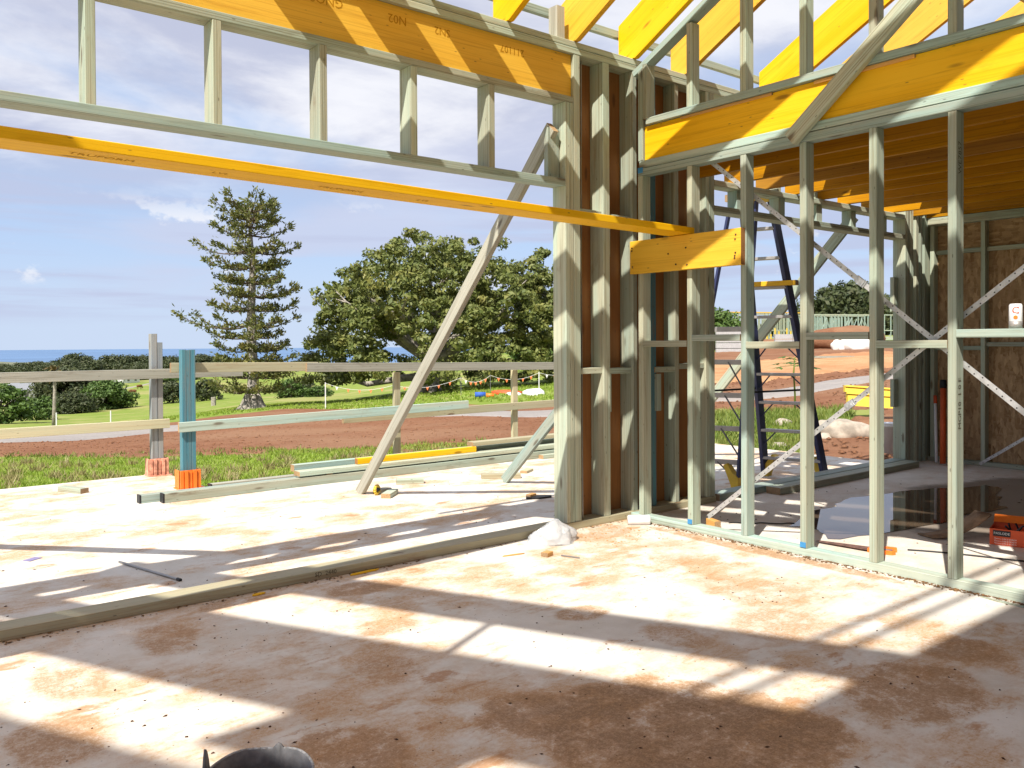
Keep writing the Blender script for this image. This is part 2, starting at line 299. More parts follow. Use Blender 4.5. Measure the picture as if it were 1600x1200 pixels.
ROADM = groundmat('grey_gravel', [(0.27, 0.25, 0.24), (0.31, 0.285, 0.265), (0.22, 0.19, 0.17), (0.30, 0.26, 0.23)], 1.0)
# ------------------------------------------------------------------ object helpers
def tag(o, label=None, cat=None, group=None, kind=None):
    for k, v in (('label', label), ('category', cat), ('group', group), ('kind', kind)):
        if v: o[k] = v
    return o
def empty(name, loc, label, cat, group=None):
    o = bpy.data.objects.new(name, None); COL.objects.link(o); o.location = loc; o.empty_display_size = 0.1
    return tag(o, label, cat, group)
def link(name, me, parent=None, world=None):
    o = bpy.data.objects.new(name, me); COL.objects.link(o)
    Mx = world if world is not None else Matrix.Identity(4)
    if parent is not None:
        o.parent = parent; chain = parent; base = Matrix.Identity(4)
        pm = Matrix.Identity(4); ps = []
        while chain is not None: ps.append(chain); chain = chain.parent
        for q in reversed(ps): pm = pm @ q.matrix_basis
        o.matrix_basis = pm.inverted() @ Mx
    else: o.matrix_basis = Mx
    return o
def mesh(name, V, F, mats, mi=None, smooth=False):
    me = bpy.data.meshes.new(name); me.from_pydata([tuple(v) for v in V], [], [tuple(f) for f in F])
    for m in (mats if isinstance(mats, (list, tuple)) else [mats]): me.materials.append(m)
    if mi is not None: me.polygons.foreach_set('material_index', mi)
    if smooth: me.polygons.foreach_set('use_smooth', [True]*len(me.polygons))
    me.update(); return me
def npmesh(name, V, F, mat, smooth=False):
    """V (n,3) F (m,k) numpy"""
    me = bpy.data.meshes.new(name); V = np.asarray(V, np.float32); F = np.asarray(F, np.int32); n, k = F.shape
    me.vertices.add(len(V)); me.vertices.foreach_set('co', V.ravel()); me.loops.add(n*k); me.loops.foreach_set('vertex_index', F.ravel())
    me.polygons.add(n); me.polygons.foreach_set('loop_start', np.arange(0, n*k, k, dtype=np.int32)); 
    if smooth: me.polygons.foreach_set('use_smooth', np.ones(n, bool))
    me.materials.append(mat); me.update(calc_edges=True); me.validate(); return me
_bc = {}
def beam_mesh(L, wy, wz, mat, bow=0.0, ch=0.003):
    key = (round(L, 3), round(wy, 4), round(wz, 4), mat.name, round(bow, 4))
    if key in _bc: return _bc[key]
    ch = min(ch, wy*.2, wz*.2); a, b = wy/2, wz/2
    prof = [(a, b-ch), (a-ch, b), (-a+ch, b), (-a, b-ch), (-a, -b+ch), (-a+ch, -b), (a-ch, -b), (a, -b+ch)]
    n = 1 if bow == 0 else 6
    V = []; F = []; MI = []
    for i in range(n+1):
        t = i/n; s = bow*4*t*(1-t)
        V += [(L*(t-.5), p[0]+s, p[1]) for p in prof]
    for i in range(n):
        for j in range(8): F.append((i*8+j, i*8+(j+1) % 8, (i+1)*8+(j+1) % 8, (i+1)*8+j)); MI.append(0)
    F.append(tuple(range(8))[::-1]); F.append(tuple(n*8+j for j in range(8))); MI += [1, 1]
    F = [f[::-1] for f in F]
    me = mesh('timber', V, F, [mat, ENDS.get(id(mat), PEND)], MI); _bc[key] = me; return me
def bx(name, x0, x1, y0, y1, z0, z1, mat, parent=None, bow=0.0):
    """axis-aligned timber; the grain runs along its longest side"""
    d = (x1-x0, y1-y0, z1-z0); c = ((x0+x1)/2, (y0+y1)/2, (z0+z1)/2); k = d.index(max(d))
    if k == 0: me = beam_mesh(d[0], d[1], d[2], mat, bow); R = Matrix.Identity(3)
    elif k == 1: me = beam_mesh(d[1], d[0], d[2], mat, bow); R = Matrix(((0, -1, 0), (1, 0, 0), (0, 0, 1)))
    else: me = beam_mesh(d[2], d[1], d[0], mat, bow); R = Matrix(((0, 0, -1), (0, 1, 0), (1, 0, 0)))
    return link(name, me, parent, Matrix.Translation(c) @ R.to_4x4())
def frame(a, b, ydir):
    a, b = Vector(a), Vector(b); X = (b-a).normalized(); Z = X.cross(Vector(ydir)).normalized(); Y = Z.cross(X)
    return Matrix.Translation((a+b)/2) @ Matrix((X, Y, Z)).transposed().to_4x4(), (b-a).length
def beam(name, a, b, ydir, wy, wz, mat, parent=None, bow=0.0):
    M, L = frame(a, b, ydir); return link(name, beam_mesh(L, wy, wz, mat, bow), parent, M)
def prism(name, poly, dirn, depth, mat, parent=None, origin=(0, 0, 0), ax=None, endmat=None):
    """extrude a 2D polygon; ax = (U, V) world axes for the polygon, dirn = extrusion axis"""
    U, Vv = Vector(ax[0]), Vector(ax[1]); D = Vector(dirn); O = Vector(origin); n = len(poly)
    V = [O+U*p[0]+Vv*p[1] for p in poly]; V += [v+D*depth for v in V]
    F = [tuple(range(n))[::-1], tuple(range(n, 2*n))]+[(i, (i+1) % n, n+(i+1) % n, n+i) for i in range(n)]
    if U.cross(Vv).dot(D) < 0: F = [f[::-1] for f in F]
    c = sum(V, Vector())/len(V); me = mesh(name, [v-c for v in V], F, mat)
    return link(name, me, parent, Matrix.Translation(c))
def tube(pts, rad, sides=8, cap=True):
    pts = [Vector(p) for p in pts]; n = len(pts); V = []; F = []
    if not hasattr(rad, '__len__'): rad = [rad]*n
    ref = Vector((0.123, 0.871, 0.31)); pu = None
    for i, p in enumerate(pts):
        t = (pts[min(i+1, n-1)]-pts[max(i-1, 0)]).normalized()
        if pu is None: pu = t.cross(ref).normalized()
        pu = (pu-t*pu.dot(t)).normalized(); w = t.cross(pu)
        for j in range(sides):
            a = 2*math.pi*j/sides; V.append(p+(pu*math.cos(a)+w*math.sin(a))*rad[i])
    for i in range(n-1):
        for j in range(sides): F.append((i*sides+j, i*sides+(j+1) % sides, (i+1)*sides+(j+1) % sides, (i+1)*sides+j))
    if cap: F.append(tuple(range(sides))[::-1]); F.append(tuple((n-1)*sides+j for j in range(sides)))
    return V, F
class MB:
    """mesh collector for one object"""
    def __init__(s): s.V = []; s.F = []
    def add(s, VF):
        k = len(s.V); s.V += [tuple(v) for v in VF[0]]; s.F += [tuple(i+k for i in f) for f in VF[1]]; return s
    def tube(s, pts, r, sides=8): return s.add(tube(pts, r, sides))
    def box(s, x0, x1, y0, y1, z0, z1, R=None, c=(0, 0, 0)):
        V = [Vector((x, y, z)) for z in (z0, z1) for y in (y0, y1) for x in (x0, x1)]
        if R is not None: V = [R @ v for v in V]
        V = [v+Vector(c) for v in V]
        return s.add((V, [(0, 2, 3, 1), (4, 5, 7, 6), (0, 1, 5, 4), (2, 6, 7, 3), (0, 4, 6, 2), (1, 3, 7, 5)]))
    def build(s, name, mat, parent=None, smooth=False, world=None):
        return link(name, mesh(name, s.V, s.F, mat, None, smooth), parent, world)
def text(name, s, size, M, mat, parent):
    cu = bpy.data.curves.new(name, 'FONT'); cu.body = s; cu.size = size; cu.align_x = 'CENTER'; cu.align_y = 'CENTER'; cu.resolution_u = 2
    o = bpy.data.objects.new('tmp', cu); COL.objects.link(o); dg = bpy.context.evaluated_depsgraph_get()
    me = bpy.data.meshes.new_from_object(o.evaluated_get(dg)); bpy.data.objects.remove(o); bpy.data.curves.remove(cu)
    me.materials.clear(); me.materials.append(mat)
    return link(name, me, parent, M)
def facing(c, right, up):
    r, u = Vector(right).normalized(), Vector(up).normalized(); n = r.cross(u)
    return Matrix.Translation(c) @ Matrix((r, u, n)).transposed().to_4x4()
# ------------------------------------------------------------------ terrain
FX, FY = math.cos(YAW), math.sin(YAW); RX, RY = math.sin(YAW), -math.cos(YAW)
ld = np.log
_cols = [
 (-900, [(0, -.40), (9, -.40), (14, -.8), (22, -1.4), (30, -2.2), (45, -3.8), (100, -10), (300, -18), (900, -32), (2000, -70), (3200, -112)]),
 (100, [(0, -.35), (9, -.35), (12, -.60), (16, -.90), (22, -1.25), (30, -1.85), (45, -3.0), (60, -4.6), (100, -8), (150, -11), (300, -14), (500, -16.5), (900, -26), (2000, -70), (3200, -112)]),
 (480, [(0, -.35), (10, -.35), (13, -.55), (20, -.95), (30, -1.45), (36, -1.75), (42, -2.05), (50, -2.40), (60, -2.9), (80, -3.9), (100, -5.1), (150, -8.5), (250, -11), (400, -12.5), (700, -19), (1500, -55), (3200, -112)]),
 (800, [(0, -.30), (10, -.30), (13, -.45), (20, -.70), (30, -1.1), (36, -1.2), (45, -1.4), (60, -1.8), (80, -2.2), (120, -2.5), (200, -1.2), (260, -.3), (330, -1.2), (600, -10), (1500, -60), (3200, -112)]),
 (1150, [(0, -.30), (12, -.30), (15, -.40), (20, -.45), (28, -.30), (34, -.15), (45, .1), (60, .5), (90, 1.0), (150, 1.6), (400, 2.0), (1000, -10), (3200, -112)]),
 (1400, [(0, -.30), (12, -.30), (15, -.30), (20, -.30), (28, 0.0), (34, .2), (45, .5), (60, .8), (90, 1.2), (150, 2.0), (400, 3.0), (1000, -10), (3200, -112)]),
 (2600, [(0, -.30), (12, -.30), (20, -.2), (45, .8), (90, 1.5), (400, 4.0), (1000, -10), (3200, -112)])]
def height(x, y):
    x = np.asarray(x, float); y = np.asarray(y, float)
    d = np.maximum(x*FX+y*FY, 0.5); sx = x*RX+y*RY; px = np.clip(800+1324.26*sx/d, -900, 2600)
    r = np.log(np.maximum(d, 1.0)+1)
    hs = np.array([np.interp(r, [ld(max(a, 1)+1) for a, _ in c], [b for _, b in c]) for _, c in _cols])
    cx = np.array([c[0] for c in _cols]); i = np.clip(np.searchsorted(cx, px)-1, 0, len(cx)-2)
    t = (px-cx[i])/(cx[i+1]-cx[i]); t = t*t*(3-2*t)
    k = np.arange(px.size).reshape(px.shape)
    hs2 = hs.reshape(len(cx), -1); ii = i.ravel(); tt = t.ravel(); n = np.arange(px.size)
    z = hs2[ii, n]*(1-tt)+hs2[ii+1, n]*tt
    z = z.reshape(px.shape)
    amp = np.clip((d-11)/60, 0, 1)
    return z+0.05*amp*(np.sin(x*.9+1)*np.sin(y*.7)+np.sin(x*.31)*np.sin(y*.37+2))
def hz(x, y): return float(height(np.array([x]), np.array([y]))[0])
def place(px, d):
    """ground point d metres ahead on the bearing that leaves the camera through column px of the survey"""
    s = (px-800)/1324.26*d; return (FX*d+RX*s, FY*d+RY*s)
def build_terrain():
    th = np.concatenate([np.linspace(-math.pi, -0.85, 30)[:-1], np.linspace(-0.85, 0.85, 190), np.linspace(0.85, math.pi, 30)[1:]])
    rr = np.concatenate([[0.0], np.geomspace(3, 3400, 190)])
    T, R_ = np.meshgrid(th, rr)
    ang = YAW-T; X = R_*np.cos(ang); Y = R_*np.sin(ang); Z = height(X, Y)
    # under the house the ground sits below the slab
    house = (X < 9.7) & (Y < 9.7) & (X > -8) & (Y > -9); Z = np.where(house, np.minimum(Z, -0.42), Z)
    n, k = X.shape; V = np.stack([X, Y, Z], -1).reshape(-1, 3)
    i, j = np.meshgrid(np.arange(n-1), np.arange(k-1), indexing='ij'); a = i*k+j
    F = np.stack([a, a+1, a+k+1, a+k], -1).reshape(-1, 4)
    o = link('meadow', npmesh('meadow', V, F[:, ::-1], GRASS, True)); tag(o, kind='structure')
def ribbon(name, mat, near, far, lift, p0, p1, nx=160, nd=24, wob=0.6, seed=1):
    """a strip of ground between two distance curves, draped over the meadow"""
    rg = np.random.default_rng(seed); px = np.linspace(p0, p1, nx)
    def jag(s): 
        v = np.zeros(nx)
        for f in (5, 11, 23, 47): v += np.sin(np.linspace(0, f*6.28, nx)+rg.uniform(0, 6))*s/(f**.5)
        return v
    dn = np.interp(px, *zip(*near))*(1+jag(.03*wob)); df = np.interp(px, *zip(*far))*(1+jag(.03*wob))
    t = np.linspace(0, 1, nd)[:, None]; D = np.exp(np.log(dn)*(1-t)+np.log(df)*t); PX = np.broadcast_to(px, D.shape); s = (PX-800)/1324.26*D
    X = FX*D+RX*s; Y = FY*D+RY*s; Z = height(X, Y)+lift
    edge = np.minimum(np.minimum(t, 1-t)*nd, 1.0); Z = Z-(1-edge)*lift*1.6
    V = np.stack([X, Y, Z], -1).reshape(-1, 3); i, j = np.meshgrid(np.arange(nd-1), np.arange(nx-1), indexing='ij'); a = i*nx+j
    F = np.stack([a, a+1, a+nx+1, a+nx], -1).reshape(-1, 4)
    tag(link(name, npmesh(name, V, F, mat, True)), kind='structure')
build_terrain()
ribbon('dirt_ground', DIRT, [(-500, 18), (0, 17.5), (100, 17.3), (300, 16), (480, 15.6), (640, 14.9), (800, 14.6), (1000, 15.5), (1110, 22), (1215, 21), (1262, 9.6), (1400, 9.6), (1700, 9)],
       [(-500, 34), (100, 36), (300, 40), (480, 45), (640, 38), (800, 33.5), (900, 34), (1000, 44), (1150, 68), (1400, 85), (1700, 80)], 0.035, -500, 1700, 240, 40, 1.0, 3)
ribbon('gravel_road', ROADM, [(-500, 21), (0, 21.5), (100, 22.5), (250, 26.5), (480, 30), (640, 28), (800, 24.5), (1000, 23.4), (1150, 23.2), (1250, 24.2), (1400, 27.5), (1700, 33)],
       [(-500, 30), (0, 30.5), (100, 31), (250, 33), (480, 33.5), (640, 32), (800, 28.8), (1000, 27), (1150, 26.3), (1250, 27.5), (1400, 31), (1700, 38)], 0.075, -500, 1700, 220, 8, 0.5, 5)
ribbon('dry_cleared_ground', DRY, [(1060, 31), (1150, 30), (1250, 31), (1400, 34)], [(1060, 47), (1150, 48), (1250, 50), (1400, 52)], 0.075, 1060, 1400, 90, 16, 1.2, 9)
ribbon('weedy_bank', GRASS, [(1040, 15.2), (1150, 14.2), (1240, 14.3), (1330, 15.8), (1370, 17.5)], [(1040, 21), (1150, 21.5), (1250, 21), (1330, 20), (1370, 19)], 0.085, 1040, 1370, 80, 12, 1.0, 11)
# far paddock lane
ribbon('paddock_lane', ROADM, [(-300, 165), (0, 178), (120, 200), (260, 330), (330, 420)], [(-300, 171), (0, 184), (120, 207), (260, 340), (330, 432)], 0.12, -300, 330, 90, 4, 0.4, 13)
def sea_and_head():
    n = 128; rr = np.geomspace(1500, 16500, 24); V = []; F = []
    for r in rr:
        for j in range(n):
            a = YAW+(j/n-.5)*2*math.pi*0.75; V.append((r*math.cos(a), r*math.sin(a), -100.0))
    for i in range(len(rr)-1):
        for j in range(n-1): F.append((i*n+j, (i+1)*n+j, (i+1)*n+j+1, i*n+j+1))
    tag(link('sea', mesh('sea', V, F, SEA)), kind='structure')
    # low headland on the left
    nx, ny = 60, 12; V = []; F = []
    for i in range(nx):
        for j in range(ny):
            px = -260+i*6.2; d = 3500+j*110; x, y = place(px, d); t = i/(nx-1); u = j/(ny-1)
            h = 18*math.sin(math.pi*min(1, u*1.0))*(min(1, (1-t)*7))*(0.72+0.28*math.sin(t*17)*math.cos(t*5)); V.append((x, y, -101+h))
    for i in range(nx-1):
        for j in range(ny-1): F.append((i*ny+j, (i+1)*ny+j, (i+1)*ny+j+1, i*ny+j+1))
    tag(link('headland_hill', mesh('headland_hill', V, F, groundmat('far_headland', [(0.10, 0.13, 0.07), (0.16, 0.18, 0.11), (0.09, 0.11, 0.07), (0.2, 0.2, 0.14)], 0.01), None, True)), kind='structure')
sea_and_head()
# ------------------------------------------------------------------ slabs
def slab(name, poly, z0, z1, mat, tagkind='structure'):
    n = len(poly); V = [(x, y, z0) for x, y in poly]+[(x, y, z1) for x, y in poly]
    F = [tuple(range(n))[::-1], tuple(range(n, 2*n))]+[(i, (i+1) % n, n+(i+1) % n, n+i) for i in range(n)]
    tag(link(name, mesh(name, V, F, mat)), kind=tagkind)
DZ = -0.11
slab('floor_slab', [(-7, -8), (9.62, -8), (9.62, 4.60), (-7, 4.60)], -0.45, 0.0, CONCI)
slab('terrace_slab', [(-7, 4.604), (9.75, 4.604), (9.75, 8.62), (2.97, 8.62), (2.93, 9.86), (-7, 9.80)], -0.55, DZ, CONCO)
# ------------------------------------------------------------------ wall A : the wide opening
YA, YR = 4.44, 4.58
def rnd_pine(): return PINE if random.random() < .7 else PINEB
A = empty('wall_frame', (2.2, YA, 0), 'open timber wall frame around the wide sea-view opening, with a yellow beam over short studs', 'wall frame')
bx('bottom_plate', -6.5, 5.76, YA-.005, YR, 0, .052, TANW, A)
bx('lintel', -3.0, 4.075, YA, YR, 2.452, 2.500, PINEB, A)
bx('header_plate', -3.0, 4.155, YA+.002, YR, 3.047, 3.092, PINE, A)
bx('yellow_beam', -3.0, 4.158, YA+.028, YR-.01, 3.094, 3.398, YEL, A)
bx('top_plate', -6.5, 9.6, YA, YR, 3.400, 3.443, PINE, A)
bx('top_plate', -6.5, 9.6, YA+.001, YR, 3.447, 3.490, PINE, A)
for x in (-2.67, -2.06, -1.45, -.845, -.245, .362, .970, 1.582, 2.189, 2.797, 3.401):
    bx('short_stud', x, x+.048, YA+.003, YR-.004, 2.500, 3.045, rnd_pine(), A)
for x0, x1, z1 in ((4.078, 4.116, 3.045), (4.118, 4.156, 3.045), (4.160, 4.222, 3.398)):
    bx('jamb_stud', x0, x1, YA+random.uniform(0, .003), YR, .054, z1, PINE, A)
bx('stud', 4.452, 4.520, YA+.001, YR, .054, 3.398, PINE, A)
bx('stud', 4.768, 4.815, YA+.002, YR, .054, 3.398, PINE, A)
s = bx('stud', 5.005, 5.060, YA+.03, YR-.005, .054, 3.398, BLUEW, A); s['label'] = 'stud painted teal blue'
bx('stud', 5.275, 5.322, YA+.02, YR, .054, 3.398, PINE, A)
for x0, x1 in ((5.64, 5.685), (5.69, 5.755)): bx('jamb_stud', x0, x1, YA, YR, .054, 3.398, PINE, A)
for x0, x1, z in ((4.224, 4.450, 1.110), (4.522, 4.766, 1.103), (5.037, 5.273, 1.10), (5.324, 5.638, 1.12), (4.224, 4.45, 2.265), (4.522, 4.766, 2.252), (5.037, 5.273, 2.21), (5.324, 5.638, 2.21)):
    bx('noggin', x0, x1, YA+.02, YR-.03, z, z+.043, PINE, A)
for x0, x1 in ((4.225, 4.86), (4.864, 5.66)): bx('plywood_sheet', x0, x1, YR+.002, YR+.014, .0, 3.44, PLY, A)
bx('cleat', 4.524, 4.562, YA+.03, YA+.075, .82, 1.10, PINE, A); bx('cleat', 5.04, 5.085, YA+.0, YA+.043, .80, 1.09, PINE, A)
bx('cleat', 4.524, 4.566, YA+.04, YA+.085, 1.98, 2.25, PINE, A); bx('cleat', 3.965, 4.072, 4.50, 4.545, 2.505, 2.86, PINEB, A)
mb = MB(); mb.tube([(4.285, 4.50, .02), (4.287, 4.505, 1.6), (4.289, 4.50, 3.39)], .006, 6); mb.build('tie_rod', STEEL, A)
# second opening beyond the room (wall A runs on)
bx('lintel', 5.757, 9.02, YA, YR, 2.425, 2.475, PINE, A); bx('plate', 5.757, 9.02, YA, YR, 2.640, 2.688, PINE, A)
for x in (6.10, 6.72, 7.34, 7.96, 8.58): bx('short_stud', x, x+.10, YA+.03, YR-.01, 2.477, 2.638, PINEB, A)
for x0, x1 in ((9.022, 9.066), (9.07, 9.13), (9.135, 9.20), (9.26, 9.32), (9.36, 9.405), (9.45, 9.60)): bx('jamb_stud', x0, x1, YA, YR, .0, 3.398, PINE, A)
bx('cleat', 8.93, 9.018, YR-.06, YR-.015, 1.65, 2.02, PINE, A); bx('cleat', 8.93, 9.018, YR-.06, YR-.015, .62, .92, PINE, A)
for x in (6.1, 6.7, 7.3, 7.9, 8.5): bx('stud', x, x+.045, YA+.02, YR, 2.69, 3.398, PINE, A)
text('handwritten_note', 'SD  2440', .036, facing((2.20, YA-.0062, .030), (1, 0, 0), (0, 0, 1)), INK, A)
for x, sc in ((2.25, .075), (2.72, .075), (3.05, .07), (3.62, .07)):
    text('faint_print', {2.25: 'GNOS', 2.72: 'N02', 3.05: 'SN2', 3.62: '211107'}[x], sc, facing((x, YA+.0268, 3.315), (-1, 0, 0), (0, 0, -1)), INKY, A)
# ------------------------------------------------------------------ wall B : stud wall with raked top on the right
XB = 4.73; XR = 4.82
B = empty('wall_frame', (XB, 2.2, 0), 'stud wall on the right with steel cross straps, a yellow header and a sloping top', 'wall frame')
bx('bottom_plate', XB, XR, -2.0, YA-.007, 0, .047, PINEB, B)
bx('wall_plate', XB, XR, -2.0, 4.352, 2.580, 2.632, PINEB, B); bx('wall_plate', XB+.002, XR, -2.0, 4.340, 2.637, 2.690, PINEB, B)
bx('yellow_header', XB+.020, XR-.005, -2.0, 4.300, 2.692, 2.943, YEL, B)
bx('gable_plate', XB-.012, XR, -2.0, 4.262, 2.946, 2.994, PINEB, B)
bx('packer', XB+.005, XB+.019, 3.2, 3.95, 2.925, 2.944, RAW, B); bx('packer', XB+.005, XB+.019, 2.28, 2.9, 2.922, 2.944, RAW, B)
bx('end_stud', XB, XR, 4.308, 4.354, .049, 2.578, PINE, B); bx('end_stud', XB, XR, 4.264, 4.306, 2.996, 3.40, PINE, B); bx('end_stud', XB+.001, XR, 4.308, 4.352, 2.692, 3.38, PINE, B)
YS = [3.845, 3.395, 2.952, 2.499, 2.051, 1.60, 1.15, .70, .25, -.2, -.65, -1.1]
rake = lambda y: 3.385+.5*(4.31-y)
for i, y in enumerate(YS):
    bx('stud', XB+random.uniform(0, .003), XR, y-.0, y+.046, .049, 2.578, rnd_pine(), B, random.uniform(-.003, .003))
    if rake(y) > 3.2 and y > -.5: bx('upper_stud', XB+random.uniform(0, .003), XR, y, y+.048, 2.996, rake(y+.048)-.012, rnd_pine(), B)
zn = [1.305, 1.345, 1.295, 1.35, 1.30, 1.357, 1.31, 1.36, 1.31, 1.36, 1.31, 1.36]
ys = [4.308]+YS
for i in range(len(ys)-1):
    z = zn[i]; off = .0
    bx('noggin', XB-.004, XR-.01, ys[i+1]+.047, ys[i]-.001, z, z+.045, PINEB if i % 2 else PINE, B)
beam('raked_top_plate', (XB+.045, 4.40, rake(4.40)+.012), (XB+.045, -1.6, rake(-1.6)+.012), (1, 0, 0), .09, .047, PINEB, B)
def strap(a, b, kinks=(), par=None):
    M, L = frame(a, b, (0, 0, 1)); M = M
    me = mesh('strap_brace', [(-L/2, -.0155, 0), (L/2, -.0155, 0), (L/2, .0155, 0), (-L/2, .0155, 0), (-L/2, -.0155, .0015), (L/2, -.0155, .0015), (L/2, .0155, .0015), (-L/2, .0155, .0015)],
              [(3, 2, 1, 0), (4, 5, 6, 7), (0, 1, 5, 4), (1, 2, 6, 5), (2, 3, 7, 6), (3, 0, 4, 7)], STRAP)
    st = link('strap_brace', me, par or B, M)
    for kink in kinks:
        p = Vector(a).lerp(Vector(b), kink); d = (Vector(b)-Vector(a)).normalized(); q = MB()
        u = d.cross(Vector((1, 0, 0))).normalized(); 
        for s_ in range(6):
            t0 = (s_-3)*.012; bump_ = .010*math.sin(math.pi*(s_+.5)/6)
            R = Matrix((d, u, Vector((1, 0, 0)))).transposed(); q.box(0, .012, -.021, .021, -.004-bump_, .002, R, p+d*t0)
        q.build('tensioner', GALV, st)
strap((XB+.094, 3.75, 2.60), (XB+.094, 1.40, .68), (.47, .90)); strap((XR+.008, 1.40, 2.0), (XR+.008, 3.79, .10), (.55,))

for y, z in ((3.845, .05), (2.952, .05)):
    bx('blue_mark', XB-.0035, XB-.0005, y+.003, y+.044, .052, .085, INKB, B)
bx('blue_mark', XB-.0035, XB-.0008, 4.30, 4.35, 2.60, 2.64, INKB, B)
text('stamped_print', 'MGP10  1 0 F', .05, facing((XB+.042, 2.0505, 1.00), (0, 0, 1), (-1, 0, 0)), INK, B)
text('stamped_print', 'WE7857', .05, facing((XB+.042, 2.0505, 2.33), (0, 0, 1), (-1, 0, 0)), INK, B)
# ------------------------------------------------------------------ back wall of the far room
Cw = empty('wall_frame', (9.5, 2, 0), 'shaded back wall of studs lined with brown strand board, behind the stud wall', 'wall frame')
for i in range(5): bx('strand_board_sheet', 9.60, 9.612, 4.57-1.22*(i+1)+.003, 4.57-1.22*i, .02, 2.30, OSB, Cw); bx('strand_board_sheet', 9.601, 9.613, 4.57-1.22*(i+1)+.003, 4.57-1.22*i, 2.304, 2.69, OSB, Cw)
bx('bottom_plate', 9.505, 9.597, -1.6, 4.43, .002, .047, PINE, Cw); bx('top_plate', 9.505, 9.597, -1.6, 4.43, 2.600, 2.688, PINE, Cw)
for y in (4.36, 3.83, 3.23, 2.63, 2.03, 1.43, .83, .23, -.37, -.97, -1.5): bx('stud', 9.507, 9.597, y, y+.045, .049, 2.598, PINE, Cw)
yy = [4.36, 3.83, 3.23, 2.63, 2.03, 1.43]
for i in range(5):
    bx('noggin', 9.53, 9.597, yy[i+1]+.047, yy[i]-.002, 1.23+.04*(i % 2), 1.275+.04*(i % 2), PINE, Cw); bx('noggin', 9.55, 9.597, yy[i+1]+.047, yy[i]-.002, 2.28, 2.325, PINE, Cw)
strap((9.500, 3.88, .02), (9.500, 1.2, 1.95), (), Cw)
Dw = empty('wall_frame', (7.2, -1.7, 0), 'unseen side wall sheeted in strand board, added to keep the far room dark', 'wall frame')  # out of view, added to block light from the far room
for i in range(4): bx('strand_board_sheet', 4.83+1.19*i, 4.83+1.19*(i+1)-.003, -1.72, -1.708, .02, 2.69, OSB, Dw)
for i in range(9): bx('stud', 4.85+.58*i, 4.895+.58*i, -1.706, -1.62, .0, 2.69, PINE, Dw)
# ------------------------------------------------------------------ joists over the far room
J = empty('joist_frame', (7.2, 2, 2.69), 'close yellow joists carrying the deck over the far room', 'joists')
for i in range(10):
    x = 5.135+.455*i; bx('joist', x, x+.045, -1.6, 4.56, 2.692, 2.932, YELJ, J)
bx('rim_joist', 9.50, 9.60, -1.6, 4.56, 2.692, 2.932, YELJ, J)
for i in range(5): bx('deck_sheet', 5.00+.92*i, 5.00+.92*(i+1)-.003, -1.6, 4.08, 2.934, 2.952, PLY, J)
# ------------------------------------------------------------------ roof
Rf = empty('roof_frame', (2, 1, 3.5), 'yellow rafters rising from the wall plate into the open sky', 'roof frame')
SL = .525
def rafter(x, y_end=-.60, w=.045, mat=YEL):
    y0 = 4.57; b = lambda y: 3.494+SL*(YA-.02-y); top = lambda y: 3.775+.545*(y0-y)
    poly = [(YR, 3.494), (YA-.02, 3.494), (y_end, b(y_end)), (y_end, top(y_end)), (y0+.02, 3.775), (y0+.02, 3.56)]
    th = math.atan(.535); U = Vector((0, -math.cos(th), math.sin(th))); Wv = Vector((0, math.sin(th), math.cos(th))); c = Vector((x+w/2, (y0+y_end)/2, (3.6+b(y_end))/2))
    V = []
    for xx in (x, x+w):
        for p in poly: q = Vector((xx, p[0], p[1]))-c; V.append((q.dot(U), q.x, q.dot(Wv)))
    n = len(poly); F = [tuple(range(n))[::-1], tuple(range(n, 2*n))]+[(i, (i+1) % n, n+(i+1) % n, n+i) for i in range(n)]
    R = Matrix((U, Vector((1, 0, 0)), Wv)).transposed()
    o = link('rafter', mesh('rafter', V, F, mat), Rf, Matrix.Translation(c) @ R.to_4x4())
    import bmesh
    bm = bmesh.new(); bm.from_mesh(o.data); bmesh.ops.recalc_face_normals(bm, faces=bm.faces); bm.to_mesh(o.data); bm.free()
for x in (1.72, 2.33, 2.94, 3.552, 4.165, 4.775, 5.385, 6.60, 7.45, 8.75): rafter(x)
for x in (-1.33, -2.20, -2.62, -3.55, -3.95, -4.35): rafter(x)  # unseen rafters, set out to cast the shadow bands on the floor
bx('ribbon_batten', 1.2, 9.6, 4.593, 4.632, 3.685, 3.745, PINEB, Rf)
bx('stub', 4.02, 4.095, YA+.02, YR-.03, 3.492, 3.72, GREYW, Rf)
bx('noggin', 7.497, 8.748, 3.05, 3.095, 4.40, 4.49, TANW, Rf)
ZR = 3.494+SL*(YA-.02+.60)
bx('ridge_beam', -6.0, 9.6, -.665, -.602, ZR-.05, ZR+.42, YEL, Rf)
for y, x0, x1 in ((-.40, -2.3, 1.2), (-.22, -2.3, 1.2)):
    bx('batten', x0, x1, y, y+.04, 3.775+.545*(4.57-y)+.002, 3.775+.545*(4.57-y)+.037, PINE, Rf)
for i in range(12):                                                     # unseen sheeted back slope, added to shade the near floor
    x = -6+1.3*i; M, L = frame((x+.65, -.69, ZR+.36), (x+.65, -6.2, ZR-2.5), (1, 0, 0))
    link('roof_shade_sheet', beam_mesh(L, 1.296, .018, PLY), Rf, M)
M, L = frame((-2.95, .80, 3.775+.545*(4.57-.80)+.012), (-2.95, -.10, 3.775+.545*(4.57+.10)+.012), (1, 0, 0))
link('roof_shade_sheet', beam_mesh(L, .85, .018, PLY), Rf, M)  # unseen sheet, added to interrupt one sunlit strip on the floor
beam('strut', (-1.18, 1.45, 4.2), (-1.18, 1.45, 5.05), (1, 0, 0), .04, .04, PINE, Rf)
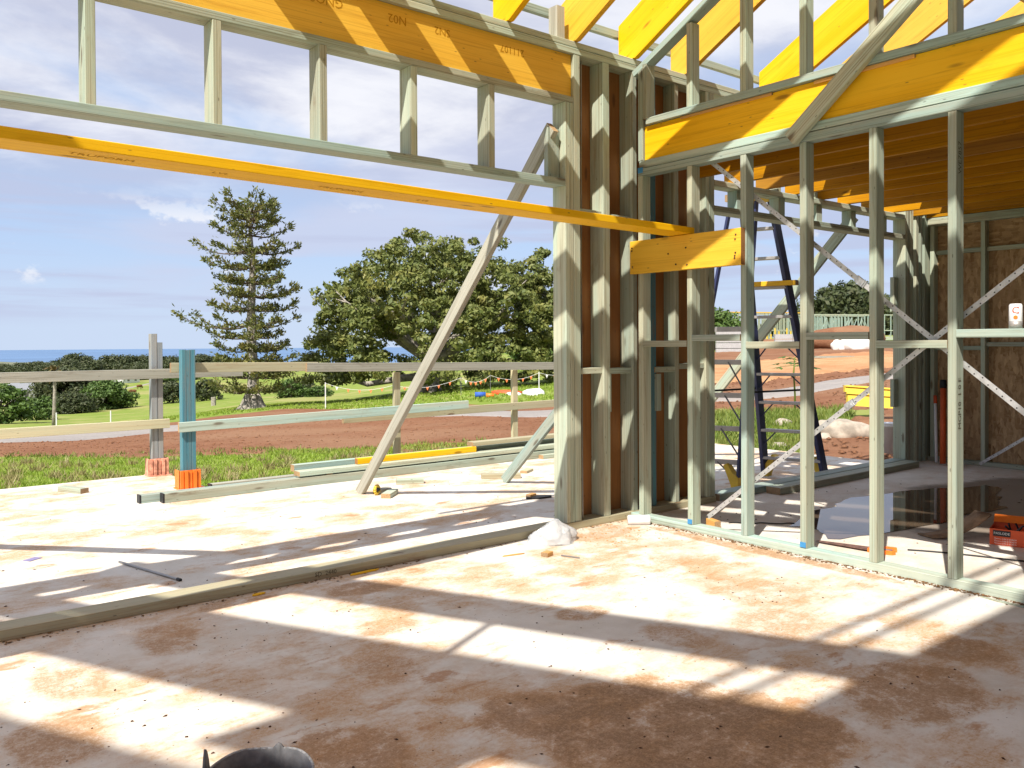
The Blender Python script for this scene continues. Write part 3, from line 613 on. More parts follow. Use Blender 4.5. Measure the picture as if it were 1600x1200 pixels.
# ------------------------------------------------------------------ loose and temporary timbers round the frame
pb = beam('prop_beam', (-2.6, 3.445, 2.118), (4.727, 3.925, 2.118), (0, 0, 1), .045, .20, YEL)
pb = tag(pb, 'long thin yellow beam crossing the wide opening below the frame', 'beam')
Mx = facing((.98, 3.79, 2.0946), (-1, -.0655, 0), (0, 1, 0))
for x, t_, sz in ((.86, 'TRUFORM', .055), (1.35, 'LVL', .05), (1.95, 'TRUFORM', .055), (2.45, 'LVL', .05)):
    yy_ = 3.445+(x+2.6)*(.48/7.327)+.0; text('faint_print', t_, sz, facing((x, yy_, 2.0946), (1, .0655, 0), (.0655, -1, 0)), INKY, pb)
lb = tag(bx('ledger_board', XB-.047, XB-.002, 3.400, 4.392, 1.848, 2.092, YEL), 'short thick yellow board nailed flat across two studs of the right wall', 'board')
mb = MB()
for y, z in ((4.37, 2.04), (4.372, 2.02), (4.366, 1.90), (3.44, 2.05), (3.445, 2.02), (3.443, 1.93), (3.448, 1.91), (3.45, 1.895), (3.86, 2.0), (3.85, 1.88), (4.02, 1.97), (3.95, 1.89)):
    mb.tube([(XB-.052, y, z), (XB-.044, y, z)], .006, 6)
mb.build('nail_heads', CLODS, lb)['kind'] = 'stuff'
tag(beam('diagonal_brace', (3.985, 7.30, DZ+.0), (4.010, 4.50, 2.865), (1, 0, 0), .048, .105, GREYW), 'long grey weathered brace leaning from the terrace up to the door post', 'timber brace')
tag(beam('diagonal_brace', (.02, 8.05, DZ), (.05, 4.60, 2.865), (1, 0, 0), .048, .105, GREYW), 'grey brace at the far left of the terrace, outside the picture', 'timber brace')
tag(beam('diagonal_brace', (5.44, 6.88, DZ+.02), (5.44, 4.64, 1.95), (1, 0, 0), .045, .10, PINEB), 'shorter pale green brace leaning on the outside behind the door post', 'timber brace')
tag(beam('diagonal_brace', (8.32, 7.15, DZ+.02), (8.32, 4.64, 2.63), (1, 0, 0), .045, .115, PINE), 'green brace leaning outside the far room opening behind the ladder', 'timber brace')
tag(beam('diagonal_brace', (XB-.035, 3.035, 2.60), (XB-.035, 1.2, 4.13), (1, 0, 0), .047, .098, PINE), 'bleached brace slanting over the yellow header of the right wall', 'timber brace')
# ------------------------------------------------------------------ guard rail on the terrace
gr = empty('guard_rail', (3.0, 9.0, DZ), 'temporary timber guard rail with two orange-footed posts along the terrace edge', 'guard rail')
def rail_post(x, y, zt, parts, mat, basemat, w=.21):
    p = empty('post', (x, y, DZ), None, None); p.parent = gr; p.location = (x-gr.location[0], y-gr.location[1], 0)
    for (dx0, dx1, dy0, dy1, zz) in parts: bx('stud', x+dx0, x+dx1, y+dy0, y+dy1, DZ+.03, zz, mat, p)
    q = MB()
    for k in range(5):
        x0 = x-w/2+k*w/5; q.box(x0+.004, x0+w/5-.006, y-.075-.012*(k % 2), y-.052, DZ+.012, DZ+.19-.012*(k == 2))
    q.box(x-w/2, x+w/2, y-.05, y-.044, DZ+.012, DZ+.19); q.box(x-w/2, x-w/2+.008, y-.05, y+.09, DZ+.012, DZ+.19); q.box(x+w/2-.008, x+w/2, y-.05, y+.09, DZ+.012, DZ+.19)
    q.box(x-w/2-.01, x+w/2+.03, y-.095, y+.11, DZ, DZ+.011); q.build('post_foot', basemat, p)
rail_post(2.82, 9.76, 1.45, [(-.066, .0, -.04, .05, 1.455), (.004, .056, -.04, .05, 1.36)], GREYBW, ORANGEW)
rail_post(2.80, 8.66, 1.28, [(-.066, -.024, -.04, .05, 1.285), (-.022, .022, -.04, .05, 1.28), (.024, .066, -.04, .05, 1.284)], BLUEW, ORANGE)
beam('rail', (-3.0, 9.69, 1.02), (3.75, 9.66, 1.015), (0, 1, 0), .045, .105, GREYW, gr)
beam('rail', (-3.0, 9.69, .455), (2.93, 9.69, .465), (0, 1, 0), .045, .10, TANW, gr)
beam('rail', (2.66, 8.74, 1.105), (4.25, 8.74, 1.082), (0, 1, 0), .045, .098, TANW, gr)
beam('rail', (4.10, 8.70, 1.075), (8.4, 8.70, 1.00), (0, 1, 0), .045, .10, GREYW, gr)
beam('rail', (2.69, 8.60, .515), (6.22, 8.60, .565), (0, 1, 0), .04, .098, PINEB, gr)
beam('rail', (4.55, 8.72, .475), (8.4, 8.72, .50), (0, 1, 0), .045, .095, TANW, gr)
for x, mt in ((5.30, TANW), (7.12, TANW)): bx('slim_post', x-.042, x+.042, 8.76, 8.81, -.5, .985, mt, gr)
# ------------------------------------------------------------------ timber pile on the terrace edge
PG = 'loose timbers piled along the terrace edge'
for i, (n, x0, x1, y0, y1, z0, z1, mt, lab) in enumerate([
    ('timber_length', 2.36, 7.6, 8.00, 8.09, DZ, DZ+.085, PINE, 'nearest green timber lying on the terrace, bottom of the pile'),
    ('timber_length', 2.19, 7.3, 8.12, 8.21, DZ, DZ+.075, PINEB, 'green timber lying behind the nearest one, sticking out furthest left'),
    ('timber_length', 2.9, 7.4, 8.30, 8.39, DZ, DZ+.075, GREYW, 'grey timber at the back of the pile, low on the slab'),
    ('timber_length', 3.70, 8.2, 8.02, 8.16, DZ+.10, DZ+.148, PINE, 'wide pale board raised on top of the front timber of the pile'),
    ('timber_length', 3.74, 8.0, 8.24, 8.33, DZ+.12, DZ+.19, PINEB, 'blue green timber on top at the back of the pile'),
    ('yellow_timber', 4.40, 5.98, 8.10, 8.16, DZ+.150, DZ+.212, YEL, 'yellow beam end resting on top of the terrace pile'),
    ('timber_length', 5.95, 8.3, 8.12, 8.25, DZ+.214, DZ+.262, TANW, 'tan board overlapping the yellow beam on the pile'),
    ('timber_length', 6.86, 8.1, 7.90, 7.99, DZ, DZ+.05, PINE, 'short thin timber in front of the pile beside the door post')]):
    tag(bx(n, x0, x1, y0, y1, z0, z1, mt), lab, 'timber', PG)
for o_ in [o for o in COL.objects if o.name.startswith('timber_length')][:3]:
    dm = o_.data; xs = min(v.co.x for v in dm.vertices); hy = max(v.co.y for v in dm.vertices); hz_ = max(v.co.z for v in dm.vertices)
    q = MB(); q.box(xs-.003, xs+.012, -hy-.001, hy+.001, -hz_-.001, hz_+.001); q.build('end_paint', BLACKP, o_, False, o_.matrix_basis.copy())
for x in (4.0, 5.6, 7.2):
    tag(bx('bearer', x, x+.07, 8.03, 8.38, DZ+.0862, DZ+.0992, BLACKP), {4.0: 'dark packer strip under the left end of the pile', 5.6: 'dark packer strip under the middle of the pile', 7.2: 'dark packer strip under the right end of the pile'}[x], 'packer', 'packer strips in the terrace pile')
def offcut(x, y, rz, l, w, h, mt, lab, z=DZ, nm='timber_offcut'):
    M = Matrix.Translation((x, y, z+h/2)) @ Matrix.Rotation(rz, 4, 'Z'); o = link(nm, beam_mesh(l, w, h, mt), None, M); return tag(o, lab, 'offcut', 'timber offcuts lying about')
offcut(1.86, 9.20, -1.15, .34, .09, .05, PINE, 'green timber offcut alone on the terrace at the far left')
offcut(4.16, 7.17, .2, .16, .09, .045, GREYW, 'dark offcut touching the foot of the long grey brace')
offcut(4.13, 6.98, .75, .27, .09, .045, PINE, 'offcut with a cut brown end in front of the tape measure')
offcut(4.66, 7.47, -.5, .28, .10, .05, PINE, 'flat offcut lying between the two leaning braces')
offcut(5.58, 7.12, -.6, .42, .10, .05, TANW, 'offcut wedged under the foot of the shorter green brace')
offcut(6.05, 7.25, .5, .2, .08, .03, TANW, 'small flat offcut behind the foot of the shorter brace')
offcut(5.10, 6.05, .3, .10, .05, .035, RAW, 'broken wood scrap on black plastic by the door post')
offcut(3.50, 4.00, .3, .065, .05, .028, RAW, 'small fresh yellow wood chip on the floor in front of the plastic bag', 0)
offcut(4.98, 3.86, 1.2, .12, .05, .05, RAW, 'raw orange wood block standing behind the first stud', 0)
mb = MB(); R0 = Matrix.Rotation(.5, 3, 'Z')
for k in range(12):
    a0 = k/12*6.283; a1 = (k+1)/12*6.283; mb.tube([(.038*math.cos(a0), 0, .045+.038*math.sin(a0)), (.038*math.cos(a1), 0, .045+.038*math.sin(a1))], .016, 6)
o = mb.build('tape_measure', YPLAS, None, True, Matrix.Translation((4.06, 7.10, DZ+.006)) @ R0.to_4x4()); tag(o, 'round yellow tape measure between two offcuts by the brace foot', 'tape measure')
mb = MB(); mb.tube([(-.03, 0, .045), (.03, 0, .045)], .02, 10); link('hub', mesh('hub', mb.V, mb.F, BLACKP), o, o.matrix_basis.copy())
# rods, card, scraps
mb = MB(); mb.tube([(1.49, 6.02, DZ+.008), (1.66, 5.33, DZ+.008)], .0085, 8); o = mb.build('steel_rod', STEEL); tag(o, 'thin grey steel rod lying on the terrace', 'rod')
mb = MB(); mb.tube([(1.656, 5.345, DZ+.008), (1.664, 5.31, DZ+.008)], .011, 8); mb.build('rod_tip', BLACKP, o)
mb = MB(); mb.box(-.05, .05, -.032, .032, 0, .003, Matrix.Rotation(.6, 3, 'Z'), (1.06, 6.50, DZ+.001)); tag(mb.build('card_scrap', PURP), 'small purple printed card lying on the terrace at left', 'card')
mb = MB(); mb.tube([(3.565, 3.94, .006), (3.61, 3.82, .006)], .0045, 6); tag(mb.build('loose_nail', STEEL), 'bent nail lying on the floor beside the yellow chip', 'nail')
def splinter(x, y, rz, l, w, mt, lab, z=0):
    prof = [(-l/2, -.2*w), (-l*.3, -w/2), (l*.35, -w*.4), (l/2, 0), (l*.2, w/2), (-l*.4, w*.35)]
    c, s_ = math.cos(rz), math.sin(rz); tag(prism('wood_splinter', prof, (0, 0, 1), .006, mt, None, (x, y, z+.001), ((c, s_, 0), (-s_, c, 0))), lab, 'splinter', 'wood splinters on the floor')
splinter(2.43, 4.40, .05, .20, .03, YEL, 'yellow splinter against the floor plate')
splinter(3.35, 4.15, -.2, .16, .018, RAW, 'thin pale splinter between floor plate and plastic bag')
splinter(1.78, 4.38, .1, .08, .03, YEL, 'small yellow sliver against the left part of the floor plate')
splinter(4.66, 1.78, 1.5, .25, .02, PINE, 'green sliver lying along the right wall plate')
splinter(2.15, 4.85, -.3, .09, .02, RAW, 'brown splinter lying just behind the floor plate', DZ)
splinter(1.75, 5.05, .3, .11, .02, CLODS, 'dark splinter in the shadow on the terrace', DZ)
tag(prism('plastic_scrap', [(-.12, -.05), (.0, -.08), (.13, -.03), (.15, .03), (.02, .06), (-.1, .03)], (0, 0, 1), .015, BLACKP, None, (5.13, 6.00, DZ+.001), ((.9, -.43, 0), (.43, .9, 0))), 'flat black plastic scrap on the terrace by the door post', 'scrap')
# plastic bag
def bag():
    nu, nv = 28, 14; V = []; F = []; rg = np.random.default_rng(5)
    for i in range(nv+1):
        v = i/nv; 
        for j in range(nu):
            a = j/nu*6.283; r = .165*(1-.75*v**2.2)*(1+.10*math.sin(3*a+v*5)+.07*math.sin(7*a-3*v)+rg.uniform(-.045, .045)); 
            z = .125*v*(1+.12*math.sin(2*a))+rg.uniform(-.006, .006)*(v > .05)
            V.append((r*math.cos(a)*1.08+.02*v, r*math.sin(a)*.85, max(0.001, z)))
    for i in range(nv):
        for j in range(nu): F.append((i*nu+j, i*nu+(j+1) % nu, (i+1)*nu+(j+1) % nu, (i+1)*nu+j))
    F.append(tuple(nv*nu+j for j in range(nu)))
    g = G('clear_crinkled_plastic', 0.18, 0.6); g.b.inputs['Transmission Weight'].default_value = 0.55; g.b.inputs['IOR'].default_value = 1.2
    n = g.noise(g.vec((26, 26, 26)), 1, 5, .6); g.bump(n, .6, .02); g.color((0.80, 0.82, 0.84))
    o = link('plastic_bag', mesh('plastic_bag', V, F, g.m, None, True), None, Matrix.Translation((3.80, 4.28, 0))); tag(o, 'crumpled clear plastic bag slumped against the floor plate', 'bag')
    q = MB()
    for k in range(7):
        x, y = rg.uniform(-.08, .08), rg.uniform(-.06, .06); q.tube([(x-.03, y, .03+.02*(k % 3)), (x+.03, y+.02, .035+.02*(k % 3))], .014, 8)
    q.build('contents', WHITEP, o, True, o.matrix_basis.copy())
bag()
mb = MB(); a, b = Vector((4.55, 4.30, .036)), Vector((4.68, 4.20, .036)); mb.tube([a, a.lerp(b, .04), a.lerp(b, .06), a.lerp(b, .94), a.lerp(b, .96), b], [.030, .034, .036, .036, .034, .030], 16)
o = mb.build('paint_can', WHITEP, None, True); tag(o, 'white cylinder can lying on its side in the wall corner', 'can')
# bucket at the bottom edge
def bucket():
    o = empty('bucket', (.84, 2.08, 0), 'battered dark grey bucket with a broken rim, cut by the bottom edge', 'bucket')
    nu = 96; V = []; F = []; rg = np.random.default_rng(2)
    for lev, (r, z) in enumerate([(.115, .0), (.125, .10), (.134, .20), (.137, .255), (.131, .255), (.127, .20), (.115, .02)]):
        for j in range(nu):
            a = j/nu*6.283; dz = 0
            if lev in (3, 4): dz = .003*math.sin(5*a)+rg.uniform(-.001, .001)+{36: .03, 37: .055, 38: .062, 39: .04, 40: .01, 33: -.006, 34: -.014, 35: -.008, 11: .012, 12: .016, 13: .008}.get(j, 0)
            V.append((r*math.cos(a), r*math.sin(a), z+dz))
    for i in range(6):
        for j in range(nu): F.append((i*nu+j, i*nu+(j+1) % nu, (i+1)*nu+(j+1) % nu, (i+1)*nu+j))
    F.append(tuple(range(nu))[::-1]); F.append(tuple(6*nu+j for j in range(nu)))
    link('tub', mesh('tub', V, F, DKGREY, None, True), o, o.matrix_basis.copy())
    q = MB()
    for k in range(26):
        a0 = k/26*6.283; a1 = (k+1)/26*6.283; q.tube([(.142*math.cos(a0), .142*math.sin(a0), .225), (.142*math.cos(a1), .142*math.sin(a1), .225)], .006, 6)
    q.build('rim_band', DKGREY, o, True, o.matrix_basis.copy()); q = MB()
    for k in range(48):
        a0 = (k/48+.43)*6.283; a1 = ((k+1)/48+.43)*6.283
        if k < 46: q.tube([(.1365*math.cos(a0), .1365*math.sin(a0), .254+.003*math.sin(5*a0)), (.1365*math.cos(a1), .1365*math.sin(a1), .254+.003*math.sin(5*a1))], .0042, 6)
    q.build('rim_lip', plain('rim_highlight_plastic', (0.30, 0.30, 0.30), 0.6, var=.3, sc=40), o, True, o.matrix_basis.copy())  # rim highlight put into the lip's lighter grey
bucket()
# ------------------------------------------------------------------ far room contents
PG2 = 'timbers on the floor of the far room'
tag(bx('timber_length', 6.42, 8.95, 4.26, 4.40, .0, .062, PINE), 'thick green timber on the far room floor in front of the opening', 'timber', PG2)
tag(bx('timber_length', 5.80, 9.0, 4.43, 4.575, .0, .058, PINEB), 'long green timber along the sill of the far opening', 'timber', PG2)
def puddle():
    n = 64; V = []
    for j in range(n):
        a = j/n*6.283; r = 1+.10*math.sin(2*a+.4)+.08*math.sin(5*a+1)+.05*math.sin(9*a)+.03*math.sin(17*a+2)+.02*math.sin(26*a); V.append((6.72+1.30*r*math.cos(a)+.1*math.sin(3*a), 3.28+.48*r*math.sin(a)-.12*math.cos(a), .004))
    tag(link('puddle', mesh('puddle', V, [tuple(range(n))], PUD)), kind='structure')
puddle()
def saw():
    o = empty('handsaw', (5.15, 2.9, 0), 'handsaw with an orange handle on the floor behind the right wall studs', 'handsaw')
    a = Vector((5.10, 3.11, 0)); b = Vector((5.175, 2.755, 0)); d = (b-a).normalized(); u = Vector((-d.y, d.x, 0)); L = (b-a).length
    prism('blade', [(0, -.012), (L, -.055), (L, .05), (0, .022)], (0, 0, 1), .002, RUSTY, o, a+Vector((0, 0, .012)), (d, u))
    prism('handle', [(L-.02, -.055), (L+.05, -.06), (L+.125, -.045), (L+.14, -.02), (L+.13, .0), (L+.06, -.02), (L+.045, .03), (L+.13, .05), (L+.12, .075), (L+.02, .065), (L-.02, .05)], (0, 0, 1), .026, ORANGE, o, a+Vector((0, 0, .001)), (d, u))
    prism('grip', [(L+.05, -.052), (L+.12, -.04), (L+.125, -.015), (L+.06, -.028)], (0, 0, 1), .004, DKGREY, o, a+Vector((0, 0, .0275)), (d, u))
saw()
def redbox():
    o = empty('carton', (6.05, 2.18, 0), 'torn orange red carton of fixings on the far room floor', 'carton')
    e1 = Vector((.25, -.97, 0)).normalized(); e2 = Vector((.97, .25, 0)); O = Vector((5.93, 2.36, .001)); R = Matrix((e1, e2, Vector((0, 0, 1)))).transposed()
    q = MB(); q.box(0, .40, 0, .004, 0, .105, R, O); q.box(0, .40, .20, .204, 0, .115, R, O); q.box(0, .004, .0041, .1999, 0, .105, R, O); q.box(.396, .40, .0041, .1999, 0, .105, R, O); q.box(.0041, .3959, .0041, .1999, 0, .006, R, O)
    q.build('box', REDBOX, o)
    q = MB(); q.box(0, .40, -.004, .07, .0, .004, R @ Matrix.Rotation(.55, 3, 'X'), O+Vector((0, 0, .118))+e2*.19); q.build('flap', ORANGE, o)
    q = MB(); q.box(.02, .12, -.003, -.001, .058, .096, R, O); q.build('label_panel', BLACKP, o)
    q = MB(); rg = random.Random(4)
    for k in range(14):
        x, y = rg.uniform(.1, .3), rg.uniform(.03, .17); p = O+e1*x+e2*y+Vector((0, 0, .075)); q.tube([p, p+Vector((rg.uniform(-.05, .05), rg.uniform(-.05, .05), .05))], .006, 5)
    q.build('screws', BLACKP, o)
    text('print', 'PASLODE', .022, facing(O+e1*.07-e2*.0035+Vector((0, 0, .077)), e1, (0, 0, 1)), WHITEP, o)
    for k in range(3): text('print', '75mm x 3.06 D SCREW', .013, facing(O+e1*.09-e2*.0008+Vector((0, 0, .042-.015*k)), e1, (0, 0, 1)), WHITEP, o)
    g = empty('leather_pad', (5.75, 2.55, 0), 'curled brown leather pad lying against the red carton', 'pad')
    V = []; F = []; n = 10
    for i in range(n+1):
        t = i/n
        for s_ in (-.07, .07): 
            for h in (0, .012): V.append((5.80+.28*t+s_*.35, 2.72-.26*t+s_*.9, .005+.16*t**2.2+h))
    for i in range(n):
        k = i*4; F += [(k, k+4, k+6, k+2), (k+1, k+3, k+7, k+5), (k, k+1, k+5, k+4), (k+2, k+6, k+7, k+3)]
    F += [(0, 2, 3, 1), (n*4, n*4+1, n*4+3, n*4+2)]
    link('pad', mesh('pad', V, F, LEATH, None, True), g, Matrix.Identity(4))
redbox()
mb = MB(); pts = []
for k in range(30):
    t = k/29; pts.append((5.35+.5*t, 2.62-1.1*t+.05*math.sin(t*7), .006))
mb.tube(pts, .005, 6); tag(mb.build('power_cord', BLACKP, None, True), 'thin black cord trailing across the far room floor', 'cord')
mb = MB(); pts = [(5.15+.35*t/19, 3.85-.33*t/19+.02*math.sin(t*.8), .005) for t in range(20)]
mb.tube(pts, .0045, 6); tag(mb.build('string_line', BLACKP, None, True), 'dark string lying on the floor behind the first studs of the right wall', 'string')
def tubething(name, mat, a, b, r, lab, capm=None):
    q = MB(); q.tube([a, b], r, 10); o = q.build(name, mat, None, True); tag(o, lab, 'tube', 'tubes leaning on the back wall')
    if capm:
        d = (Vector(b)-Vector(a)).normalized(); q = MB(); q.tube([Vector(b)-d*.06, Vector(b)+d*.03], r*1.15, 10); q.build('end_cap', capm, o, True)
tubething('sealant_tube', WHITEP, (9.30, 4.24, .02), (9.47, 4.33, .70), .016, 'thin white tube with a red tip leaning on the back wall', REDBOX)
tubething('sealant_tube', TUBEO, (9.25, 4.15, .02), (9.46, 4.24, .87), .030, 'thick orange red tube with a black cap leaning on the back wall', BLACKP)
tubething('sealant_tube', TUBEO, (9.25, 4.02, .02), (9.46, 4.10, .86), .026, 'orange red tube half hidden behind the bright front stud', BLACKP)
def spraycan():
    x, y, z = XB+.045, 1.775, 1.4022
    o = empty('spray_can', (x, y, z), 'white printed can standing on the wall noggin at the right edge', 'can')
    q = MB(); q.tube([(0, 0, 0), (0, 0, .004), (0, 0, .12), (0, 0, .128)], [.028, .031, .031, .026], 20); q.build('can', WHITEP, o, True, o.matrix_basis.copy())
    q = MB(); q.tube([(0, 0, .0015), (0, 0, .038)], .0314, 20); q.build('grey_band', ALU, o, True, o.matrix_basis.copy())
    n = Vector((-.94, -.34, 0)); rt = Vector((.34, -.94, 0))
    text('letter', 'C', .05, facing(Vector((x, y, z+.093))+n*.0316, rt, (0, 0, 1)), REDBOX, o)
    q = MB(); q.tube([Vector((x, y, z+.058))+n*.0305, Vector((x, y, z+.058))+n*.0325], .010, 12); q.build('orange_dot', ORANGE, o)
spraycan()
# ------------------------------------------------------------------ step ladder outside the far opening
def ladder():
    FL, FR, RL, RR = Vector((7.84, 5.39, DZ)), Vector((8.03, 4.80, DZ)), Vector((6.72, 5.62, DZ)), Vector((6.97, 5.10, DZ))
    TFL, TFR = Vector((7.38, 5.33, 2.76)), Vector((7.47, 5.05, 2.76)); TRL, TRR = Vector((7.17, 5.33, 2.74)), Vector((7.24, 5.07, 2.74))
    o = empty('step_ladder', (7.4, 5.2, DZ), 'tall navy step ladder with yellow feet standing outside the far opening', 'ladder')
    for a, b, w in ((FL, TFL, .075), (FR, TFR, .075)): beam('rail', a+Vector((0, 0, .05)), b, (1, 0, 0), w+.02, .045, NAVY, o)
    for a, b in ((RL, TRL), (RR, TRR)): beam('rear_rail', a+Vector((0, 0, .05)), b, (1, 0, 0), .045, .028, NAVY, o)
    for k in range(9):
        t = (.20+.30*k)/2.87; a = FL.lerp(TFL, t); b = FR.lerp(TFR, t); st = beam('step', a, b, (0, 0, 1), .03, .085, ALU, o)
        if k < 5:
            for p, q_ in ((a, b), (b, a)):
                c = p.lerp(q_, .30); dn = p+(FL-TFL if p is a else FR-TFR).normalized()*.17; beam('stay', c, dn, (1, 0, 0), .018, .01, NAVY, st)
    for k in range(5):
        t = (.25+.33*k)/2.85; beam('rear_bar', RL.lerp(TRL, t), RR.lerp(TRR, t), (0, 0, 1), .05, .012, ALU, o)
        if k < 4: beam('rear_stay', RL.lerp(TRL, t).lerp(RR.lerp(TRR, t), .6), RR.lerp(TRR, t-.10 if t > .12 else 0.02), (0, 0, 1), .012, .02, DKGREY, o)
    for p, s_ in ((FL, 1), (FR, -1), (RL, 1), (RR, -1)):
        n_ = (FR-FL).normalized()*s_; prism('foot', [(-.02, 0), (.05, 0), (.055, .03), (.09, .12), (.13, .22), (.095, .24), (.03, .14), (-.02, .10)], (1, 0, 0), .07, YPLAS, o, p+Vector((-.035, 0, .0)), (n_, (0, 0, 1)))
    beam('spreader', FR.lerp(TFR, .33), RR.lerp(TRR, .33), (0, 0, 1), .02, .012, BLACKP, o); beam('spreader', FL.lerp(TFL, .33), RL.lerp(TRL, .33), (0, 0, 1), .02, .012, BLACKP, o)
    mid = (TFL+TFR+TRL+TRR)/4; M, L = frame(mid-Vector((.16, 0, -.05)), mid+Vector((.16, 0, .05)), (0, 1, 0)); link('top_cap', beam_mesh(.36, .36, .07, YPLAS), o, Matrix.Translation(mid+Vector((0, 0, .045))))
    a = FL.lerp(TFL, .70); b = FR.lerp(TFR, .70); beam('yellow_tray', a+Vector((-.02, .06, .03)), b+Vector((-.02, -.12, .03)), (0, 0, 1), .05, .09, YEL, o)
ladder()
# ------------------------------------------------------------------ vegetation
def leaf_cloud(centers, radii, n_each, size, flat=0.55, rg=RNG, up=0.35, elong=1.7):
    """leaf-sized quads scattered through the clumps"""
    C = np.repeat(np.asarray(centers, float), n_each, 0); Rr = np.repeat(np.asarray(radii, float), n_each)
    n = len(C); v = rg.normal(size=(n, 3)); v /= np.linalg.norm(v, axis=1)[:, None]
    rad = rg.uniform(.25, 1, n)**.6; off = v*(rad*Rr)[:, None]; off[:, 2] *= flat; P_ = C+off
    nrm = v*1.0+rg.normal(size=(n, 3))*.6; nrm[:, 2] += up; nrm /= np.linalg.norm(nrm, axis=1)[:, None]
    t = np.cross(nrm, rg.normal(size=(n, 3))); t /= np.linalg.norm(t, axis=1)[:, None]; b = np.cross(nrm, t)
    s = size*rg.uniform(.6, 1.35, n)[:, None]; t = t*s*elong*.5; b = b*s*.5
    V = np.stack([P_-t, P_+b*.9, P_+t, P_-b*.9], 1).reshape(-1, 3); F = np.arange(4*n).reshape(-1, 4); return V, F
def tree_root(name, x, y, label, cat, group=None, z=None): return empty(name, (x, y, hz(x, y) if z is None else z), label, cat, group)
def big_fig(px, d, H, Wd, seed, label, nclump, bias=0.0, tr=1.0):
    x, y = place(px, d); o = tree_root('fig_tree', x, y, label, 'tree', 'spreading fig trees'); rg = np.random.default_rng(seed); M = o.matrix_basis.copy()
    q = MB(); nodes = []
    nb = 13
    for k in range(7):                                            # buttressed trunk
        a = k/7*6.283+.3; q.tube([(1.9*tr*math.cos(a), 1.9*tr*math.sin(a), -.35), (.85*tr*math.cos(a), .85*tr*math.sin(a), .15), (.5*tr*math.cos(a), .5*tr*math.sin(a), .8), (.32*tr*math.cos(a), .32*tr*math.sin(a), 1.9)], [.12*tr, .30*tr, .45*tr, .40*tr], 8)
    for k in range(nb):
        a = k/nb*6.283+rg.uniform(-.2, .2); el = rg.uniform(.28, 1.05); L = Wd/2*rg.uniform(.72, .95); p = Vector((0, 0, 1.4)); pts = [p.copy()]; d_ = Vector((math.cos(a), math.sin(a), 0))
        hgt = H*(.20+.55*math.sin(el))
        for i in range(1, 8):
            t = i/7; z = 1.4+hgt*(t**.7)*(1-.10*t); r = L*t*math.cos(el*.75); pts.append(Vector((d_.x*r+rg.uniform(-.25, .25), d_.y*r+rg.uniform(-.25, .25), z+rg.uniform(-.15, .15))))
        q.tube(pts, list(np.linspace(.34*tr, .05, 8)), 7); nodes += pts[3:]
        for i in (3, 4, 5, 6):
            for s_ in range(2):
                b0 = pts[i]; a2 = a+rg.uniform(-1.1, 1.1); l2 = rg.uniform(.8, 2.0)*Wd/17; b1 = b0+Vector((math.cos(a2)*l2*.5, math.sin(a2)*l2*.5, l2*.35)); b2 = b0+Vector((math.cos(a2)*l2, math.sin(a2)*l2, l2*rg.uniform(.5, .95)))
                q.tube([b0, b1, b2], [.11*tr, .07*tr, .03], 5); nodes.append(b2)
    # a low limb reaching left
    q.tube([(0, 0, 1.2), (-2.4*RX, -2.4*RY, .95), (-4.8*RX, -4.8*RY, .55), (-6.5*RX, -6.5*RY, 1.0)], [.34*tr, .27*tr, .2*tr, .1], 8)
    q.build('trunk', BARK, o, True, M)
    cs = []; rs = []
    for k in range(nclump):
        a = rg.uniform(0, 6.283); u = rg.uniform(0, 1); el = math.asin(u**.8); R_ = rg.uniform(.80, 1.0) if rg.random() < .75 else rg.uniform(.45, .8)
        lump = 1+.10*math.sin(3*a+seed)+.07*math.sin(5*a+2*seed+4*el)+.05*math.sin(9*a)
        r = Wd/2*math.cos(el)*R_*lump; z = H*.17+H*.80*math.sin(el)**.85*R_*lump
        if z < H*.30 and r < Wd*.33: z += H*.25
        if z < H*.30: z -= rg.uniform(0, H*.14)
        cs.append((r*math.cos(a), r*math.sin(a), z)); rs.append(rg.uniform(.40, .95)*Wd/17)
    for k in range(int(nclump*.22)):                              # the skirt that hangs almost to the grass
        a = rg.uniform(0, 6.283); r = Wd/2*rg.uniform(.62, .97); cs.append((r*math.cos(a), r*math.sin(a), H*rg.uniform(.07, .34))); rs.append(rg.uniform(.4, .85)*Wd/17)
    V, F = leaf_cloud(cs, rs, 120, .18, .6, rg); me = npmesh('crown', V, F, LFIG); link('crown', me, o, M)
    V, F = leaf_cloud([tuple(n_) for n_ in nodes], [.55]*len(nodes), 30, .25, .6, rg); link('inner_crown', npmesh('inner_crown', V, F, LFIG), o, M)
big_fig(680, 60, 10.9, 18.6, 3, 'huge spreading fig tree with pale limbs on the grass bank', 460)
big_fig(918, 63, 9.8, 12.5, 8, 'second fig crown half hidden by the door post', 220, tr=.8)
